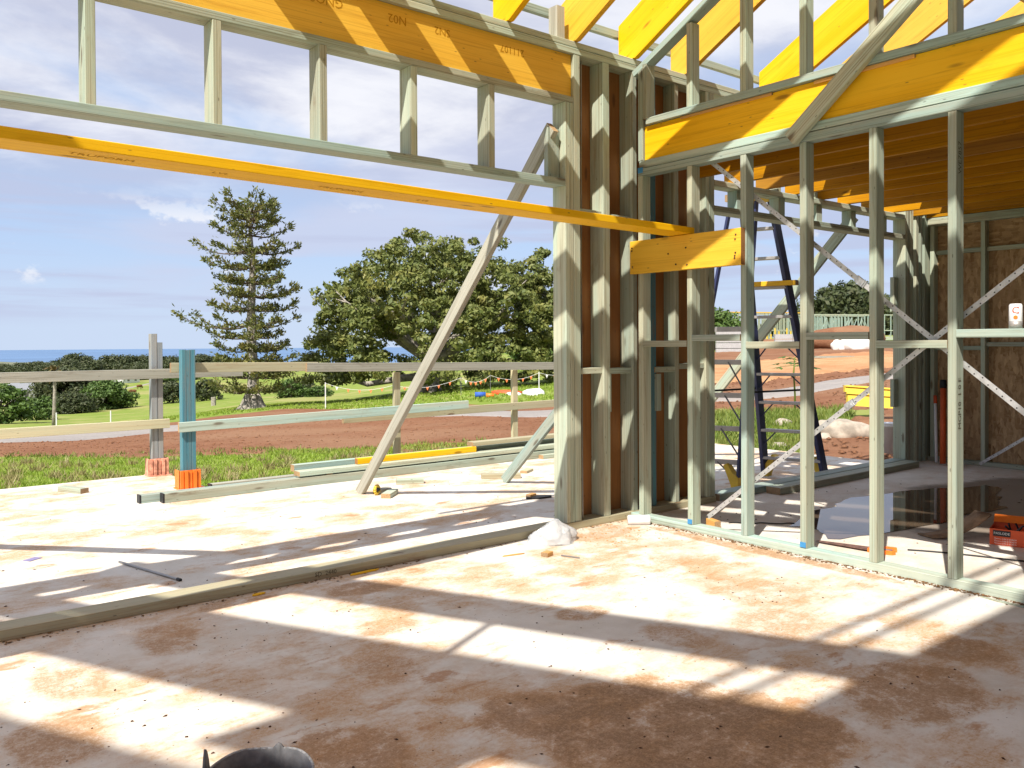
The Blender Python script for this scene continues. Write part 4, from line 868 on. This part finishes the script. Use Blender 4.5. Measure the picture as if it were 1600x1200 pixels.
def norfolk(px, d, H, label):
    x, y = place(px, d); o = tree_root('norfolk_pine', x, y, label, 'tree'); rg = np.random.default_rng(12); M = o.matrix_basis.copy()
    q = MB(); zs = [-.3, .1, .5, 1.1, 2, 4, 6, 8, 10, 11.4, H-.1]; rd = [.95, .68, .46, .36, .32, .29, .25, .20, .14, .09, .03]
    q.tube([(.06*math.sin(z), .05*math.sin(1.3*z), z) for z in zs], rd, 12); 
    for k in range(7): a = k*.9; q.tube([(1.15*math.cos(a), 1.15*math.sin(a), -.35), (.55*math.cos(a), .55*math.sin(a), .2), (.3*math.cos(a), .3*math.sin(a), .9)], [.1, .2, .14], 6)
    q.build('trunk', BARK, o, True, M)
    env = ([.0, .10, .2, .3, .38, .46, .55, .65, .75, .84, .92, .97, 1.0], [1.7, 2.4, 2.4, 1.9, 2.6, 2.35, 2.6, 2.3, 2.55, 2.35, 2.0, 1.4, .4])
    qb = MB(); Pl = []; Dl = []
    def spray(p, dirv, n, spread):
        for _ in range(n):
            v = dirv*rg.uniform(.2, 1.0)+Vector(rg.normal(size=3))*.55+Vector((0, 0, .55)); v.normalize(); Pl.append(p+Vector(rg.normal(size=3))*spread); Dl.append(v)
    z = 1.15; w = 0
    while z < H-.1:
        f = z/H; R_ = float(np.interp(f, *env)); nbr = 8 if f < .8 else 6
        for k in range(nbr):
            a = k/nbr*6.283+w*.55+rg.uniform(-.25, .25); L = R_*rg.uniform(.55, 1.12)
            side = math.cos(a)*(-RX)+math.sin(a)*(-RY)
            if .36 < f < .47 and side > .80: L = 4.1
            if .73 < f < .80 and side > .8: L = 3.4
            if rg.random() < .12 and f < .85: continue
            dv = Vector((math.cos(a), math.sin(a), 0)); pts = []; rise = .16+.5*max(0, f-.8)/.2
            for i in range(7):
                t = i/6; pts.append(Vector((0, 0, z+rg.uniform(-.05, .05)))+dv*(L*t)+Vector((0, 0, L*(rise*t-.34*t*(1-t)*1.6)))+Vector((rg.uniform(-.05, .05), rg.uniform(-.05, .05), 0))*t)
            qb.tube(pts, list(np.linspace(.062, .014, 7)), 5)
            for i in range(2, 7):
                for s_ in (-1, 1):
                    for m_ in range(2):
                        b0 = pts[i].lerp(pts[i-1], rg.random()); l2 = rg.uniform(.25, .62)*(1.1-.35*i/6); sv = Vector((-dv.y, dv.x, 0))*s_*rg.uniform(.5, 1)+dv*.7; sv.normalize(); b1 = b0+sv*l2+Vector((0, 0, .10*l2))
                        if rg.random() < .5: qb.tube([b0, b1], [.018, .008], 3)
                        if rg.random() < .12+.15*i-(.12 if f > .8 else 0):
                            spray(b1, sv, 8, .065); spray(b0.lerp(b1, .55), sv, 2, .04)
            spray(pts[6], dv, 20, .12)
        z += rg.uniform(.66, 1.02) if f < .80 else rg.uniform(.40, .5); w += 1
    spray(Vector((0, 0, H-.05)), Vector((0, 0, 1)), 24, .18)
    qb.build('branches', BARKD, o, False, M)
    Pn = np.array([tuple(p) for p in Pl]); Dn = np.array([tuple(v) for v in Dl]); n = len(Pn); si = np.cross(Dn, rg.normal(size=(n, 3))); si /= np.linalg.norm(si, axis=1)[:, None]
    l = rg.uniform(.14, .34, n)[:, None]; wd = rg.uniform(.035, .062, n)[:, None]
    V = np.stack([Pn-si*wd*.5, Pn+Dn*l*.5-si*wd, Pn+Dn*l, Pn+Dn*l*.5+si*wd], 1).reshape(-1, 3); link('crown', npmesh('crown', V, np.arange(4*n).reshape(-1, 4), LPINE), o, M)
norfolk(394, 50, 12.1, 'tall tiered pine standing alone on the grass edge against the sea sky')
def tree_meshes(seed, mat, H, Wd, ncl, nleaf, leaf, stem=.25, barkm=BARKD):
    rg = np.random.default_rng(seed); cs = []; rs = []
    for k in range(ncl):
        a = rg.uniform(0, 6.283); u = rg.uniform(-.95, 1); r = Wd/2*math.sqrt(max(.02, 1-u*u*(1 if u > 0 else .35)))*rg.uniform(.45, 1)*(1+.18*math.sin(3*a+seed)); z = H*(stem+(1-stem)*.5)+H*(1-stem)*.5*u*rg.uniform(.7, 1.08)
        cs.append((r*math.cos(a), r*math.sin(a), z)); rs.append(rg.uniform(.10, .2)*max(Wd, H))
    V, F = leaf_cloud(cs, rs, nleaf, leaf, .62, rg); crown = npmesh('crown', V, F, mat)
    q = MB(); q.tube([(0, 0, -.4), (.02*H, 0, H*.3), (0, .02*H, H*.75)], [.035*H, .025*H, .01*H], 7)
    for k in range(6):
        a = k*1.05+seed; q.tube([(0, 0, H*(.15+.05*k)), (math.cos(a)*Wd*.2, math.sin(a)*Wd*.2, H*(.35+.05*k)), (math.cos(a)*Wd*.36, math.sin(a)*Wd*.36, H*(.45+.06*k))], [.018*H, .012*H, .004*H], 5)
    return crown, mesh('trunk', q.V, q.F, barkm, None, True)
def plant(name, meshes, px, d, sc, rz, label, cat, group, sxy=1.0, dz=0.0):
    x, y = place(px, d); o = empty(name, (x, y, hz(x, y)+dz), label, cat, group)
    for nm, me in (('crown', meshes[0]), ('trunk', meshes[1])):
        c = bpy.data.objects.new(nm, me); COL.objects.link(c); c.parent = o
    o.scale = (sc*sxy, sc*sxy, sc); o.rotation_euler = (0, 0, rz); return o
TD = [tree_meshes(21+i, LDARK, 8, 13, 170, 55, .46, .04) for i in range(3)]
TB = [tree_meshes(31+i, LBRIGHT, 7, 10, 140, 55, .40, .03) for i in range(2)]
BU = [tree_meshes(41+i, LBRIGHT if i else LDARK, 3.2, 4.6, 70, 45, .22, .0) for i in range(2)]
# mid-distance specimens on the paddock: (mesh, px, d, scale, stretch, label)
for i, (m_, px, d, sc, sx_, lab) in enumerate([
    (TD[0], 108, 165, .98, 1.0, 'large rounded dark tree in the paddock behind the palm'),
    (TB[0], 165, 160, .82, 1.05, 'bright green tree beside the large rounded dark tree'),
    (TD[2], 112, 150, .48, 1.2, 'low grey green shrubbery under the large rounded dark tree')]):
    plant('paddock_tree', m_, px, d, sc, i*1.3, lab, 'tree', 'trees in the near paddock', sx_, -.4)
for i, (px, d, sc, sx_, k, lab) in enumerate([
    (60, 118, .95, 1.15, 1, 'low green bush left of the palm'), (2, 100, 1.45, 1.15, 1, 'green bush at the left edge above the lower rail'),
    (270, 168, 1.30, 1.1, 0, 'round bush between the two orange-footed posts'), (322, 165, 1.25, 1.0, 0, 'dark bush just right of the blue post'),
    (455, 95, .62, 1.3, 1, 'round bush on the slope right of the pine trunk'), (497, 100, .42, 1.6, 1, 'low bush left of the huge fig'), (842, 125, 1.35, 1.5, 1, 'green bush showing between the door post and the fig trunk'),
    (472, 130, .8, 1.6, 0, 'greyish scrub behind the round bush near the pine')]):
    plant('bush', BU[k], px, d, sc, i*2.1, lab, 'bush', 'bushes on the slope', sx_)
rg = random.Random(11)
far = []
for i, px in enumerate(np.linspace(-60, 478, 24)):
    far.append((px+rg.uniform(-8, 8), rg.uniform(430, 620), rg.choice(TD), rg.uniform(.6, 1.2)))
for i, px in enumerate(np.linspace(-40, 300, 17)):
    far.append((px+rg.uniform(-6, 6), rg.uniform(300, 370) if px > 60 else rg.uniform(230, 300), rg.choice(TB+TB+TD[:1]), rg.uniform(.45, .85)))
for px, d, sc in ((118, 520, 1.75), (178, 560, 1.7), (214, 540, 1.6), (262, 560, 1.5), (315, 600, 1.6), (345, 640, 1.5), (830, 250, .55), (850, 255, .6), (870, 240, .6), (838, 262, .5)): far.append((px, d, TD[int(px) % 3], sc))
for i, (px, d, m_, sc) in enumerate(far):
    plant('distant_tree', m_, px, d, sc, i*.7, ('dark tree in the far wooded belt just under the sea horizon' if d > 400 else 'leafy tree in the nearer row along the paddock lane') if px < 600 else {830: 'small dark tree leftmost on the pale ridge beyond the fig', 850: 'small dark tree between others on the pale ridge beyond the fig', 870: 'small dark tree rightmost on the pale ridge beyond the fig', 838: 'smallest dark tree on the pale ridge beyond the fig'}[px], 'tree',
          ('trees in the far wooded belt' if d > 400 else 'trees along the paddock lane') if px < 600 else 'trees on the pale ridge', 1.3, -1.6*sc)
for i, (px, d, sc, lab) in enumerate([(1330, 185, 1.35, 'wide dark tree rising behind the distant timber frames'), (1285, 190, .9, 'lower dark tree left of the wide one behind the frames'), (1380, 180, .95, 'dark tree right of the wide one behind the frames'), (1218, 170, .55, 'small dark tree above the distant frames seen past the ladder')]):
    plant('distant_tree', TD[i % 3], px, d, sc, i, lab, 'tree', 'trees behind the building site', 1.1)
plant('distant_tree', TB[1], 1122, 66, .42, .4, 'green tree beside the far opening edge, left of the ladder', 'tree', 'trees behind the building site', 1.0)
def palm(px, d):
    x, y = place(px, d); o = empty('palm_tree', (x, y, hz(x, y)), 'single palm with browned fronds on the slope', 'palm'); q = MB(); H = 5.6
    q.tube([(0, 0, -.3), (.05, 0, 2), (.12, .03, 4), (.1, .02, H)], [.24, .17, .15, .16], 8); q.build('trunk', BARK, o, True, o.matrix_basis.copy())
    q = MB(); rg = random.Random(3)
    for k in range(46):
        a = rg.uniform(0, 6.28); e = rg.uniform(-.8, 1.3); L = rg.uniform(.9, 1.5); c = Vector((.1, .02, H)); d_ = Vector((math.cos(a)*math.cos(e), math.sin(a)*math.cos(e), math.sin(e))); s_ = d_.cross(Vector((0, 0, 1))).normalized()*.16
        p1 = c+d_*L*.6; p2 = c+d_*L+Vector((0, 0, -.45)); q.add(([c, p1-s_, p2, p1+s_], [(0, 1, 2, 3)]))
    q.build('fronds', LPALM, o, False, o.matrix_basis.copy())
palm(83, 88)
def papaya(px, d):
    x, y = place(px, d); o = empty('papaya_plant', (x, y, hz(x, y)), 'slim young papaya plant behind the ladder', 'plant'); q = MB(); H = 1.35; M = o.matrix_basis.copy()
    q.tube([(.15, .1, -.1), (.08, .05, .5), (-.05, 0, 1.0), (0, 0, H)], [.025, .022, .02, .015], 6); q.build('stem', LWEED, o, True, M); q = MB(); rg = random.Random(9)
    for k in range(11):
        a = k*2.4; L = rg.uniform(.22, .40); c = Vector((0, 0, H-.02*k)); d_ = Vector((math.cos(a), math.sin(a), rg.uniform(-.1, .5))).normalized(); e = c+d_*L; q.tube([c, e], [.007, .005], 4)
        for j in range(5):
            b = a+(j-2)*.55; v = Vector((math.cos(b), math.sin(b), -.25)); w = Vector((-math.sin(b), math.cos(b), 0))*.05; l = rg.uniform(.16, .26); q.add(([e, e+v*l*.5-w, e+v*l, e+v*l*.5+w], [(0, 1, 2, 3)]))
    q.build('leaves', LBRIGHT, o, False, M)
papaya(1242, 19.5)
def blades(name, label_pts, n, hmin, hmax, width, mat, clump=7, seed=4):
    rg = np.random.default_rng(seed); P0 = label_pts(rg, n); n = len(P0); z = height(P0[:, 0], P0[:, 1])+.02; C = np.column_stack([P0, z])
    C = np.repeat(C, clump, 0)+np.column_stack([rg.normal(0, .05, (n*clump, 2)), np.zeros(n*clump)]); m_ = len(C); a = rg.uniform(0, 6.283, m_); h = rg.uniform(hmin, hmax, m_); lean = rg.normal(0, .45, (m_, 2))*h[:, None]
    w = np.column_stack([np.cos(a), np.sin(a), np.zeros(m_)])*width*rg.uniform(.6, 1.3, m_)[:, None]; tip = C+np.column_stack([lean, h])
    V = np.stack([C-w, C+w, tip], 1).reshape(-1, 3); o = link(name, npmesh(name, V, np.arange(3*m_).reshape(-1, 3), mat)); tag(o, kind='stuff'); return o
def strip(p0, p1, d0, d1):
    def f(rg, n):
        px = rg.uniform(p0, p1, n); d = np.interp(px, *zip(*d0))*(1-(u := rg.uniform(0, 1, n)))+np.interp(px, *zip(*d1))*u; s = (px-800)/1324.26*d; return np.column_stack([FX*d+RX*s, FY*d+RY*s])
    return f
blades('grass', strip(-120, 905, [(-120, 8.5), (0, 8.9), (260, 9.6), (320, 8.6), (480, 9.6), (700, 11), (905, 12.3)], [(-120, 17.5), (100, 17.2), (300, 15.9), (480, 15.4), (640, 14.6), (905, 14.6)]), 9500, .015, .055, .008, LGRASS)
blades('grass', strip(200, 900, [(200, 42), (480, 44), (640, 37), (900, 34)], [(200, 60), (480, 62), (900, 62)]), 5000, .04, .13, .03, LGRASS, 5, 6)
blades('weeds', strip(1080, 1330, [(1080, 14.0), (1330, 15.2)], [(1080, 20.5), (1330, 20)]), 900, .06, .24, .022, LWEED, 10, 8)
blades('weeds', strip(1100, 1262, [(1100, 12.4), (1262, 11.4)], [(1100, 15), (1262, 15)]), 500, .04, .15, .016, LWEED, 9, 18)
blades('dry_grass_tufts', strip(-100, 700, [(-100, 9), (260, 10), (700, 11.5)], [(-100, 16), (300, 15), (700, 14.3)]), 90, .06, .16, .010, leafmat('straw', (.32, .27, .12), (.24, .22, .08), (.36, .3, .16)), 40, 10)
blades('grass_patches', strip(420, 880, [(420, 15.2), (880, 14.5)], [(420, 16.6), (640, 16.2), (880, 15.6)]), 900, .02, .07, .010, LGRASS, 8, 12)
# ------------------------------------------------------------------ paddock and site odds and ends
def cow(px, d, rz, lab):
    x, y = place(px, d); o = empty('cow', (x, y, hz(x, y)), lab, 'cow', 'cattle grazing in the paddock'); V, F = tube([(-.85, 0, 1.0), (-.7, 0, 1.05), (0, 0, 1.02), (.6, 0, 1.1), (.85, 0, 1.1), (1.05, 0, .8), (1.2, 0, .45), (1.32, 0, .25)], [.18, .36, .42, .38, .25, .16, .14, .08], 10); q = MB().add((V, F))
    for lx in (-.62, .55):
        for ly in (-.2, .2): q.tube([(lx, ly, .95), (lx+.04, ly, .5), (lx, ly, 0)], [.14, .07, .06], 6)
    q.tube([(-.85, 0, 1.1), (-.95, 0, .6)], [.04, .02], 5); q.build('body', COW, o, True, o.matrix_basis.copy()); o.rotation_euler = (0, 0, rz)
for px, d, rz, lab in ((217, 262, .4, 'brown cow grazing highest of the two behind the fence posts'), (207, 225, 2.8, 'brown cow grazing just below the upper one'), (187, 212, 1.2, 'brown cow near the bright green tree'), (261, 320, .2, 'dark cow by the lane at the top of the paddock')): cow(px, d, rz, lab)
def bunting():
    o = empty('bunting_line', (*place(690, 47), hz(*place(690, 47))), 'orange safety bunting strung below the huge fig', 'bunting'); pts = []
    sp = [(508, 44.5), (614, 45), (720, 46), (766, 46), (842, 46.5), (915, 47)]; W_ = [Vector((*place(p, d), hz(*place(p, d)))) for p, d in sp]; hts = [1.35, .95, .95, .95, 1.0, 1.0]
    for k, w in enumerate(W_):
        q = MB(); q.tube([w-Vector((0, 0, .1)), w+Vector((0, 0, hts[k]+.05))], .028 if k in (0, 4) else .016, 6); q.build('stake', WHITEP if k in (0, 4) else DKGREY, o)
    q = MB(); nf = 0
    for k in range(len(W_)-1):
        a = W_[k]+Vector((0, 0, hts[k])); b = W_[k+1]+Vector((0, 0, hts[k+1])); L = (b-a).length; n = max(6, int(L/.62)); pr = None
        for i in range(n+1):
            t = i/n; p = a.lerp(b, t)-Vector((0, 0, .30*4*t*(1-t))); 
            if pr is not None: q.tube([pr, p], .008, 4)
            if 0 < i < n:
                e = (b-a).normalized()*.075; nn = Vector((e.y, -e.x, 0)).normalized()*.004; m_ = mesh('flag', [p-e+nn, p+e+nn, p-Vector((0, 0, .19))+nn, p-e-nn, p+e-nn, p-Vector((0, 0, .19))-nn], [(0, 2, 1), (3, 4, 5), (0, 1, 4, 3), (1, 2, 5, 4), (2, 0, 3, 5)], FLAGM if (nf % 2) else WHITEP if nf % 5 == 0 else FLAGM); link('flag', m_, o); nf += 1
            pr = p
    q.build('string', WHITEP, o)
bunting()
def lump(name, px, d, sx_, sy_2, sz, mat, lab, cat, seed=1, group=None, dz=0.0, sub=2):
    import bmesh
    bm = bmesh.new(); bmesh.ops.create_icosphere(bm, subdivisions=sub+1, radius=1); rg = random.Random(seed); ph = [rg.uniform(0, 6) for _ in range(6)]
    for v in bm.verts:
        c = v.co.copy(); k = 1+.16*math.sin(2.3*c.x+ph[0])*math.cos(1.9*c.y+ph[1])+.10*math.sin(4.1*c.y+ph[2]+2*c.z)+.06*math.sin(7*c.x+5*c.z+ph[3]); v.co = Vector((c.x*sx_*k, c.y*sy_2*k, c.z*sz*k))
    me = bpy.data.meshes.new(name); bm.to_mesh(me); bm.free(); me.materials.append(mat); me.polygons.foreach_set('use_smooth', [True]*len(me.polygons))
    x, y = place(px, d); o = link(name, me, None, Matrix.Translation((x, y, hz(x, y)+sz*.35+dz)) @ Matrix.Rotation(-.66+rg.uniform(-.4, .4), 4, 'Z')); return tag(o, lab, cat, group)
lump('boulder', 1316, 14.4, .48, .42, .27, STONE, 'big pale boulder beside the red clay outside the far opening', 'boulder', 3)
lump('boulder', 1350, 14.9, .30, .3, .22, DIRT, 'clod-covered dark boulder right of the big pale one', 'boulder', 5)
for i, (px, d, s_) in enumerate(((1217, 12.9, .12), (1222, 16.5, .2), (1288, 14.2, .13), (1130, 15.6, .16))): lump('rock', px, d, s_*1.3, s_, s_*.7, STONE, ['small stone at the slab edge under the ladder', 'pale stone in the weeds behind the ladder', 'loose stone left of the big boulder', 'stone in the weeds left of the ladder'][i], 'rock', 7+i, 'loose rocks in the weeds')
lump('clay_mound', 1312, 64, 3.2, 3, 1.25, DIRT, 'heap of red clay in front of the distant timber frames', 'mound', 4, dz=-.2)
lump('clay_mound', 1200, 70, 6, 3, .6, DIRT, 'low spread of red clay left of the bigger heap', 'mound', 6, dz=-.1)
for i, (px, d, s_) in enumerate(((1310, 58, .55), (1322, 57.5, .62), (1334, 57, .72), (1346, 57, .70))):
    lump('bulk_bag', px, d, s_*.95, s_*.8, s_*.85, WHITEB, ['leftmost and smallest white bulk bag on the clay heap', 'second white bulk bag from the left on the clay heap', 'tall white bulk bag third along the clay heap', 'rightmost white bulk bag on the clay heap'][i], 'bag', 20+i, 'white bulk bags on the clay heap', .05, 2)
def yellow_forms():
    x, y = place(1366, 17.0); o = empty('formwork_beams', (x, y, hz(x, y)), 'two yellow formwork beams leaning outside the far opening', 'formwork')
    r = Vector((RX, RY, 0)); u = Vector((FX*.35, FY*.35, .93)).normalized(); base = Vector((x, y, hz(x, y)+.33))
    for k, (z0, z1) in enumerate(((.0, .27), (.285, .42))):
        prism('yellow_beam', [(-.52-.02*k, z0), (.62, z0-.09), (.62, z1-.09), (-.50-.02*k, z1)], Vector((FX, FY, 0)), .10, YPLAS, o, base, (r, u))
        prism('flange', [(-.53, z1-.02), (.63, z1-.11), (.63, z1-.075), (-.51, z1+.012)], Vector((-FX, -FY, 0)), .035, YPLAS, o, base, (r, u))
yellow_forms()
def bucket2():
    x, y = place(1392, 10.9); o = empty('white_bucket', (x, y, DZ), 'white plastic bucket standing outside the far opening', 'bucket'); q = MB(); q.tube([(0, 0, 0), (0, 0, .34), (0, 0, .341), (0, 0, .37)], [.11, .125, .135, .135], 20); q.build('tub', WHITEP, o, True, o.matrix_basis.copy()); q = MB(); q.tube([(0, 0, .3705), (0, 0, .385)], .138, 20); q.build('lid', WHITEP, o, True, o.matrix_basis.copy())
bucket2()
for i, (px, d, L, h, mt, lab) in enumerate(((755, 40, .7, .22, None, 'blue and orange bundle lying on the grass under the bunting'), (790, 43, 1.6, .2, REDBOX, 'dull red sheet pile on the grass under the bunting'), (802, 42, .7, .12, WHITEB, 'white folded sheet beside the red pile'), (833, 41, 1.0, .25, WHITEB, 'white crumpled bag on the grass by the slim post'))):
    if mt is None:
        x, y = place(px, d); o = empty('tool_bundle', (x, y, hz(x, y)), lab, 'bundle'); q = MB(); q.tube([(-.4*RX, -.4*RY, .14), (.1*RX, .1*RY, .14)], .13, 10); q.build('blue_roll', plain('blue_fabric', (.03, .10, .42), .7), o, True, o.matrix_basis.copy()); q = MB(); q.tube([(.13*RX, .13*RY, .11), (.5*RX, .5*RY, .10)], .10, 10); q.build('orange_roll', ORANGE, o, True, o.matrix_basis.copy())
    else: lump('ground_sheet', px, d, L*.55, .5, h, mt, lab, 'sheet', 31+i, None, -.02, 1)
def far_frames():
    for (p0, p1, d, lab, yel) in ((1112, 1252, 84, 'distant timber house frame with yellow props, seen past the ladder', True), (1256, 1402, 92, 'distant pale green timber house frame behind the clay heap', False)):
        a = Vector((*place(p0, d), 0)); b = Vector((*place(p1, d+4), 0)); z0 = .85; o = empty('timber_frame_house', (a.x, a.y, z0), lab, 'house frame', 'unfinished timber houses on the rise'); dv = (b-a).normalized(); nv = Vector((-dv.y, dv.x, 0)); L = (b-a).length; Ht = 3.3 if yel else 3.25
        q = MB(); rg = random.Random(p0)
        for row in range(3):
            n = int(L/.45)
            for k in range(n+1):
                if rg.random() < .18: continue
                p = a+dv*(L*k/n)+nv*(2.6*row); q.box(-.045, .045, -.045, .045, z0+(.4 if yel else 0), z0+Ht-(.2 if row else 0), Matrix((dv, nv, Vector((0, 0, 1)))).transposed(), p)
            if not yel:
                for k in range(10): p = a+dv*(L*rg.random()*.9)+nv*(2.6*row+.06); e = p+dv*rg.choice((-1.2, 1.2)); q.tube([p+Vector((0, 0, z0+.2)), e+Vector((0, 0, z0+Ht-.3))], .05, 4)
        s_ = q.build('studs', PINE if yel else PINEB, o); s_['kind'] = 'stuff'
        for row in range(3):
            for h in (.05, 1.5, Ht): beam('plate', a+nv*(2.6*row)+Vector((0, 0, z0+h)), b+nv*(2.6*row)+Vector((0, 0, z0+h)), (0, 0, 1), .10, .10, (YEL if (yel and h == Ht and row == 0) else PINE), o)
        if yel:
            for k in range(16): p = a+dv*(L*(.25+.72*k/16))-nv*.6; beam('prop', p+Vector((0, 0, .3)), p+Vector((0, 0, z0+1.7-.3*(k % 3))), (1, 0, 0), .10, .10, YPLAS, o)
        else:
            for k in range(5): p = a+dv*(L*(.05+.13*k))-nv*1.5; beam('stacked_wall', p+Vector((0, 0, z0+.45+.12*(k % 2))), p+dv*3.2+Vector((0, 0, z0+.62)), (0, 0, 1), .35, .9, PINE, o)
far_frames()
def block_wall(p0, p1, d, h, lab):
    a = Vector((*place(p0, d), 0)); b = Vector((*place(p1, d), 0)); z = min(hz(a.x, a.y), hz(b.x, b.y))-.1; dv = (b-a).normalized(); nv = Vector((-dv.y, dv.x, 0)); L = (b-a).length; o = empty('block_wall', (a.x, a.y, z), lab, 'wall', 'grey block walls on the site'); Rm = Matrix((dv, nv, Vector((0, 0, 1)))).transposed(); me = None
    n = max(1, int(L/1.2)); rows = max(1, int(h/.4)); l = L/n; q = MB(); q.box(-l/2+.02, l/2-.02, -.15, .15, -.18, .18); me = mesh('block', q.V, q.F, BLOCKM)
    for r in range(rows):
        for k in range(n): link('block', me, o, Matrix.Translation(a+dv*(l*(k+.5))+Vector((0, 0, z+.2+.4*r))) @ Rm.to_4x4())
block_wall(1118, 1168, 60, 1.6, 'grey block wall left of the ladder in the distance'); block_wall(1210, 1266, 66, 1.5, 'grey block wall behind the ladder, near the clay heap')
x, y = place(1295, 44); q = MB(); 
for k in range(4): q.box(-1.3, 1.3, -.3+.15*k, -.18+.15*k, .02+.05*(k % 2), .07+.05*(k % 2), Matrix.Rotation(-.66+.03*k, 3, 'Z'), (x, y, hz(x, y)+.05))
tag(q.build('plank_pile', GREYW), 'flat pile of pale planks on the dry cleared ground', 'planks')
for i, (px, d) in enumerate(((172, 66), (87, 62), (333, 120))):
    x, y = place(px, d); q = MB(); q.tube([(x, y, hz(x, y)-.1), (x, y, hz(x, y)+1.15)], .05 if i < 2 else .35, 7); tag(q.build('marker_post', WHITEP if i < 2 else BARK), ['white marker post on the crest of the slope', 'short pale post beside the palm', 'pale stump right of the blue post'][i], 'post')
def cottage(px, d, lab, h=3.0):
    x, y = place(px, d); z = hz(x, y); o = empty('cottage', (x, y, z), lab, 'house', 'white houses among the far trees'); R = Matrix.Rotation(.5, 4, 'Z'); M = Matrix.Translation((x, y, z)) @ R; q = MB(); q.box(-4, 4, -3, 3, -1, h); q.build('wall', WHITEP, o, False, M)
    link('roof', mesh('roof', [(-4.3, -3.3, h), (4.3, -3.3, h), (4.3, 3.3, h), (-4.3, 3.3, h), (-4.3, 0, h+1.9), (4.3, 0, h+1.9)], [(0, 1, 5, 4), (2, 3, 4, 5), (1, 2, 5), (3, 0, 4), (3, 2, 1, 0)], GALV), o, M)
    for k in (-2, 1.5): q = MB(); q.box(k, k+1, -3.05, -3.0, .8, 2.2); q.build('window', DKGREY, o, False, M)
cottage(36, 205, 'white house among the trees at the far left', 2.4); cottage(196, 330, 'white house by the lane above the paddock'); cottage(3, 215, 'pale house at the left edge under the rail', 2.4)
# ------------------------------------------------------------------ crumbs, shavings, stones on the slabs
def crumbs(name, n, pts, smin, smax, mat, flat=.6, seed=1):
    rg = np.random.default_rng(seed); base = np.array([(1, 0, 0), (0, 1, 0), (-1, 0, 0), (0, -1, 0), (0, 0, 1), (0, 0, -.3)], float); tri = np.array([(0, 1, 4), (1, 2, 4), (2, 3, 4), (3, 0, 4), (1, 0, 5), (2, 1, 5), (3, 2, 5), (0, 3, 5)])
    P_ = pts(rg, n); s_ = rg.uniform(smin**.5, smax**.5, n)**2; V = base[None]*(1+rg.uniform(-.35, .35, (n, 6, 3))); a = rg.uniform(0, 6.283, n); el = rg.uniform(.7, 2.0, n)
    V[:, :, 0] *= el[:, None]; V[:, :, 2] *= flat; V *= s_[:, None, None]; c, s2 = np.cos(a)[:, None], np.sin(a)[:, None]; X_ = V[:, :, 0]*c-V[:, :, 1]*s2; Y_ = V[:, :, 0]*s2+V[:, :, 1]*c; V = np.stack([X_, Y_, V[:, :, 2]], -1)+P_[:, None, :]
    F = (tri[None]+6*np.arange(n)[:, None, None]).reshape(-1, 3); tag(link(name, npmesh(name, V.reshape(-1, 3), F, mat)), kind='stuff')
def rect(x0, x1, y0, y1, z): return lambda rg, n: np.column_stack([rg.uniform(x0, x1, n), rg.uniform(y0, y1, n), np.full(n, z+.001)])
crumbs('clay_crumbs', 420, lambda rg, n: np.column_stack([np.concatenate([rg.normal(cx_, .32, n//7) for cx_ in (2.2, 1.2, 3.3, .8, 2.6, 3.9, 1.8)]), np.concatenate([rg.normal(cy_, .32, n//7) for cy_ in (1.9, 2.6, 1.7, 3.3, 2.8, 2.9, 3.9)]), np.full(7*(n//7), .001)]), .0006, .0062, CLODS, .6, 1)
crumbs('clay_crumbs', 200, rect(.5, 6.5, 4.7, 8.0, DZ), .0008, .008, CLODS, .6, 2)
crumbs('clay_crumbs', 160, rect(4.9, 9, 1.5, 4.2, 0), .002, .010, CLODS, .6, 3)
crumbs('wood_shavings', 900, lambda rg, n: np.column_stack([XB-.005-np.abs(rg.normal(0, .028, n)), np.concatenate([rg.normal(c, .16, n//6) for c in (4.0, 3.35, 2.85, 2.3, 1.95, 1.7)]), np.full(n, .003)]), .002, .009, SHAVE, .4, 4)
crumbs('wood_shavings', 220, lambda rg, n: np.column_stack([rg.uniform(.6, 4.6, n), 4.432-np.abs(rg.normal(0, .03, n)), np.full(n, .003)]), .002, .009, SHAVE, .4, 5)
crumbs('wood_shavings', 260, lambda rg, n: np.column_stack([rg.normal(4.35, .3, n), rg.normal(4.15, .2, n), np.full(n, .002)]), .0015, .008, RAW, .4, 6)

def dirt_pts(rg, n):
    P2 = strip(-100, 905, [(-100, 17.6), (100, 17.4), (480, 15.5), (905, 14.9)], [(-100, 23), (100, 24), (480, 31), (905, 25)])(rg, n); return np.column_stack([P2, height(P2[:, 0], P2[:, 1])+.035])
crumbs('clay_clods', 2600, dirt_pts, .006, .045, DIRT, .6, 21)
def dirt_pts2(rg, n):
    P2 = strip(1110, 1400, [(1110, 20), (1262, 10.6), (1400, 10.2)], [(1110, 40), (1400, 44)])(rg, n); return np.column_stack([P2, height(P2[:, 0], P2[:, 1])+.05])
crumbs('clay_clods', 1600, dirt_pts2, .008, .06, DIRT, .6, 22)
blades('weeds', strip(0, 880, [(0, 17.0), (300, 15.6), (880, 14.4)], [(0, 18.5), (300, 17.5), (480, 17), (880, 16.3)]), 260, .03, .10, .012, LWEED, 9, 23)
